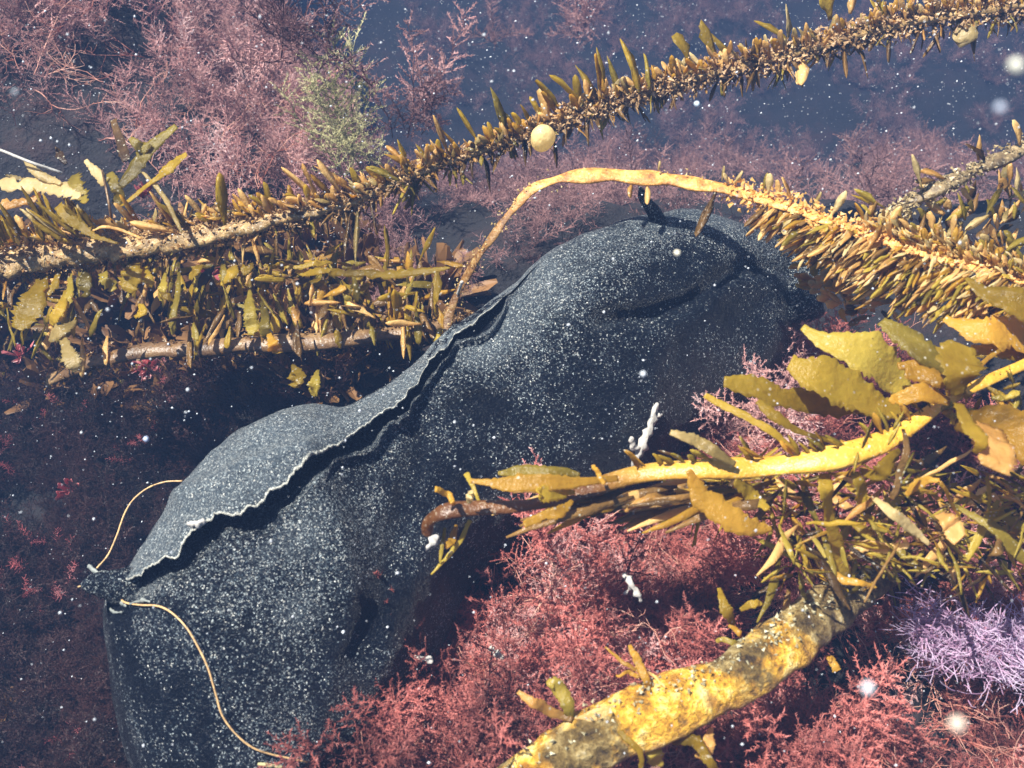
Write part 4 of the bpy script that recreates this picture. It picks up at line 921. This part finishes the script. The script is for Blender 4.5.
# ---- white fragments
def fragment(lb, paths, mat=M_white, cat='coral fragment', rough=.9):
    a = ([], [], [])
    for pts, w in paths:
        n = 16; Q = catmull(pts, n); hw = [q[3]*w*depth(Vector(q[:3]))/FPX for q in Q]
        a = join(a, tube([Vector(q[:3]) for q in Q], hw, [x*.7 for x in hw], -FW, 9, rough, 330, w))
    c = sum(a[0], Vector())/len(a[0]); me = mesh('coral_fragment', [v-c for v in a[0]], a[1])
    return tag(link('coral_fragment', me, mat, None, Matrix.Translation(c)), lb, cat)
def q_(px, py, w, lift=.005): p = on_body(px, py, lift, .06); return (p.x, p.y, p.z, w)
fragment('grey white branching fragment on the flank of the sea hare', [([q_(633, 468, 3.5), q_(640, 450, 4.5), q_(650, 428, 4), q_(657, 403, 2)], 1), ([q_(640, 452, 3), q_(633, 445, 3), q_(631, 437, 2)], 1), ([q_(651, 424, 3), q_(658, 416, 3), q_(662, 414, 1.5)], 1)])
def g_(px, py, h, w): p = G(px, py, h); return (p.x, p.y, p.z, w)
fragment('bright white fragment lying on the rose algae', [([g_(625, 574, .115, 2), g_(630, 583, .118, 3.5), g_(637, 594, .115, 3), g_(641, 602, .11, 1)], 1), ([g_(630, 588, .115, 2), g_(625, 594, .11, 2)], 1)])
fragment('tiny white fragment under the blunt end of the golden stipe', [([g_(437, 536, .17, 3), g_(432, 543, .17, 3), g_(426, 551, .165, 1.5)], 1)])
fragment('small greyish fragment in the dark gap of the rose algae', [([g_(490, 648, .07, 3), g_(498, 654, .07, 4), g_(505, 657, .07, 2)], 1)])
fragment('pale sliver in the rose algae near the lower flank', [([g_(415, 657, .08, 2), g_(425, 658, .08, 3), g_(432, 663, .08, 2)], 1)])
fragment('white shell crumbs at the pointed tail of the sea hare', [([q_(110, 596, 1.8), q_(118, 600, 2.0), q_(126, 606, 1.5)], 1), ([q_(96, 592, 1.5), q_(104, 590, 1.5), q_(112, 590, 1.0)], 1), ([q_(108, 606, 1.0), q_(114, 612, 1.5), q_(122, 612, 1.0)], 1), ([q_(88, 566, 1.5), q_(98, 572, 2.0), q_(108, 572, 1.5)], 1), ([q_(130, 604, 1.0), q_(142, 600, 1.5), q_(150, 602, 1.0)], 1)], plain('shell_crumbs', (.22, .24, .22), .6), 'shell crumbs')
fragment('white curled crumb on the edge of the upper flap', [([q_(188, 524, 2, .004), q_(198, 524, 3.5, .005), q_(204, 520, 2.5, .004)], 1)], M_white, 'crumb')

# ---- threads
def thread(lb, pts, r=.00052, name='thread'):
    Q = catmull(pts, 70); W = []
    for x, y in Q:
        W.append(on_body(x, y, .004, .09))
    for _ in range(14):      # take up the slack so that it hangs smoothly
        W = [W[0]]+[(W[i-1]+W[i]*2+W[i+1])/4 for i in range(1, len(W)-1)]+[W[-1]]
    ds = [depth(w) for w in W]; W2 = []
    for (x, y), d in zip(Q, ds): W2.append(P(x, y, d-.002))
    V, F, t = tube(W2, [r*(1+.35*nz(i*.31, 4)) for i in range(70)], [r]*70, -FW+UP*.2, 7); c = W2[35]
    return tag(link(name, mesh(name, [v-c for v in V], F), M_thread, None, Matrix.Translation(c)), lb, 'thread')
thread('long tan thread trailing from the tail down over the flank', [(78, 587), (92, 583), (102, 590), (116, 593), (124, 602), (140, 605), (158, 606), (172, 613), (186, 627), (197, 645), (208, 668), (216, 695), (222, 715), (234, 732), (250, 746), (270, 754), (308, 762)])
thread('thin tan thread arching from the upper flap to the tail', [(182, 481), (165, 482), (148, 488), (133, 500), (124, 515), (117, 535), (108, 555), (97, 568)], .00055)
fragment('small green snippet at the bottom edge', [([g_(258, 764, .1, 1.5), g_(268, 765, .1, 2), g_(282, 767, .1, 1.5)], 1)], M_green, 'alga snippet', .2)

# ------------------------------------------------------------------ suspended particles
def snow():
    V = []; F = []; r = random.Random(11)
    oc = [(1, 0, 0), (-1, 0, 0), (0, 1, 0), (0, -1, 0), (0, 0, 1), (0, 0, -1)]; of = [(0, 2, 4), (2, 1, 4), (1, 3, 4), (3, 0, 4), (2, 0, 5), (1, 2, 5), (3, 1, 5), (0, 3, 5)]
    n = 0
    while n < 60000:
        p = Vector((r.uniform(-1.1, 1.2), r.uniform(-.45, 1.7), r.uniform(-.3, .45)))
        if p.z < T(p.x, p.y) or (p-CP).length < .42: continue
        s = .00030+.0007*r.random()**5; b = len(V)
        e = [r.uniform(.6, 1.4) for _ in range(3)]
        V += [p+Vector((q[0]*s*e[0], q[1]*s*e[1], q[2]*s*e[2])) for q in oc]; F += [tuple(k+b for k in f) for f in of]; n += 1
    o = link('marine_snow', mesh('marine_snow', V, F), M_part); tag(o, 'white specks of suspended matter throughout the water', 'particles', None, 'stuff')
snow()
for (px, py, d, rad, lb, col) in [(1016, 66, .13, 1.0, 'blurred pale drifting speck at the upper right edge', (.6, .6, .5)), (868, 688, .14, .8, 'blurred grey drifting speck over the dark gap at bottom right', (.5, .55, .6)),
        (957, 724, .13, 1.0, 'blurred tan drifting speck in the bottom right corner', (.6, .5, .4)), (1000, 108, .14, .8, 'faint drifting speck below the one at the upper right', (.35, .4, .5)),
        (643, 374, .3, .85, 'small round pale speck over the flank of the sea hare', (.6, .65, .7)), (677, 253, .3, .9, 'small round cream speck over the back of the sea hare', (.7, .65, .5)),
        (697, 104, .45, .9, 'small bluish speck under the crusted strand', (.6, .7, .8)), (146, 439, .4, .8, 'small pale blue speck over the dark hollow', (.5, .6, .8)), (15, 92, .2, .7, 'dim speck at the upper left edge', (.4, .45, .5))]:
    bm = bmesh.new(); bmesh.ops.create_icosphere(bm, subdivisions=2, radius=rad*.001*(1 if d < .2 else d*3.4))
    for v in bm.verts: v.co *= 1+.15*nz(v.co.x*900, v.co.y*900, v.co.z*900)
    me = bpy.data.meshes.new('drifting_speck'); bm.to_mesh(me); bm.free()
    o = link('drifting_speck', me, plain('speck', col, .5), None, Matrix.Translation(P(px, py, d))); tag(o, lb, 'speck', 'larger specks drifting near the lens')

# ------------------------------------------------------------------ haze (closed box round everything)
bm = bmesh.new(); bmesh.ops.create_cube(bm, size=1)
for v in bm.verts: v.co = Vector((v.co.x*14, v.co.y*13+2, -2.0 if v.co.z < 0 else .70))
me = bpy.data.meshes.new('haze'); bm.to_mesh(me); bm.free()
m = bpy.data.materials.new('haze'); m.use_nodes = True; n = m.node_tree.nodes; n.remove(n['Principled BSDF'])
v = n.new('ShaderNodeVolumePrincipled'); v.inputs['Color'].default_value = (*HAZE_COLOR, 1); v.inputs['Density'].default_value = HAZE_DENSITY
m.node_tree.links.new(v.outputs[0], n['Material Output'].inputs['Volume'])
hz = link('haze', me, m); tag(hz, 'blue haze of the sea water', 'haze', None, 'stuff')
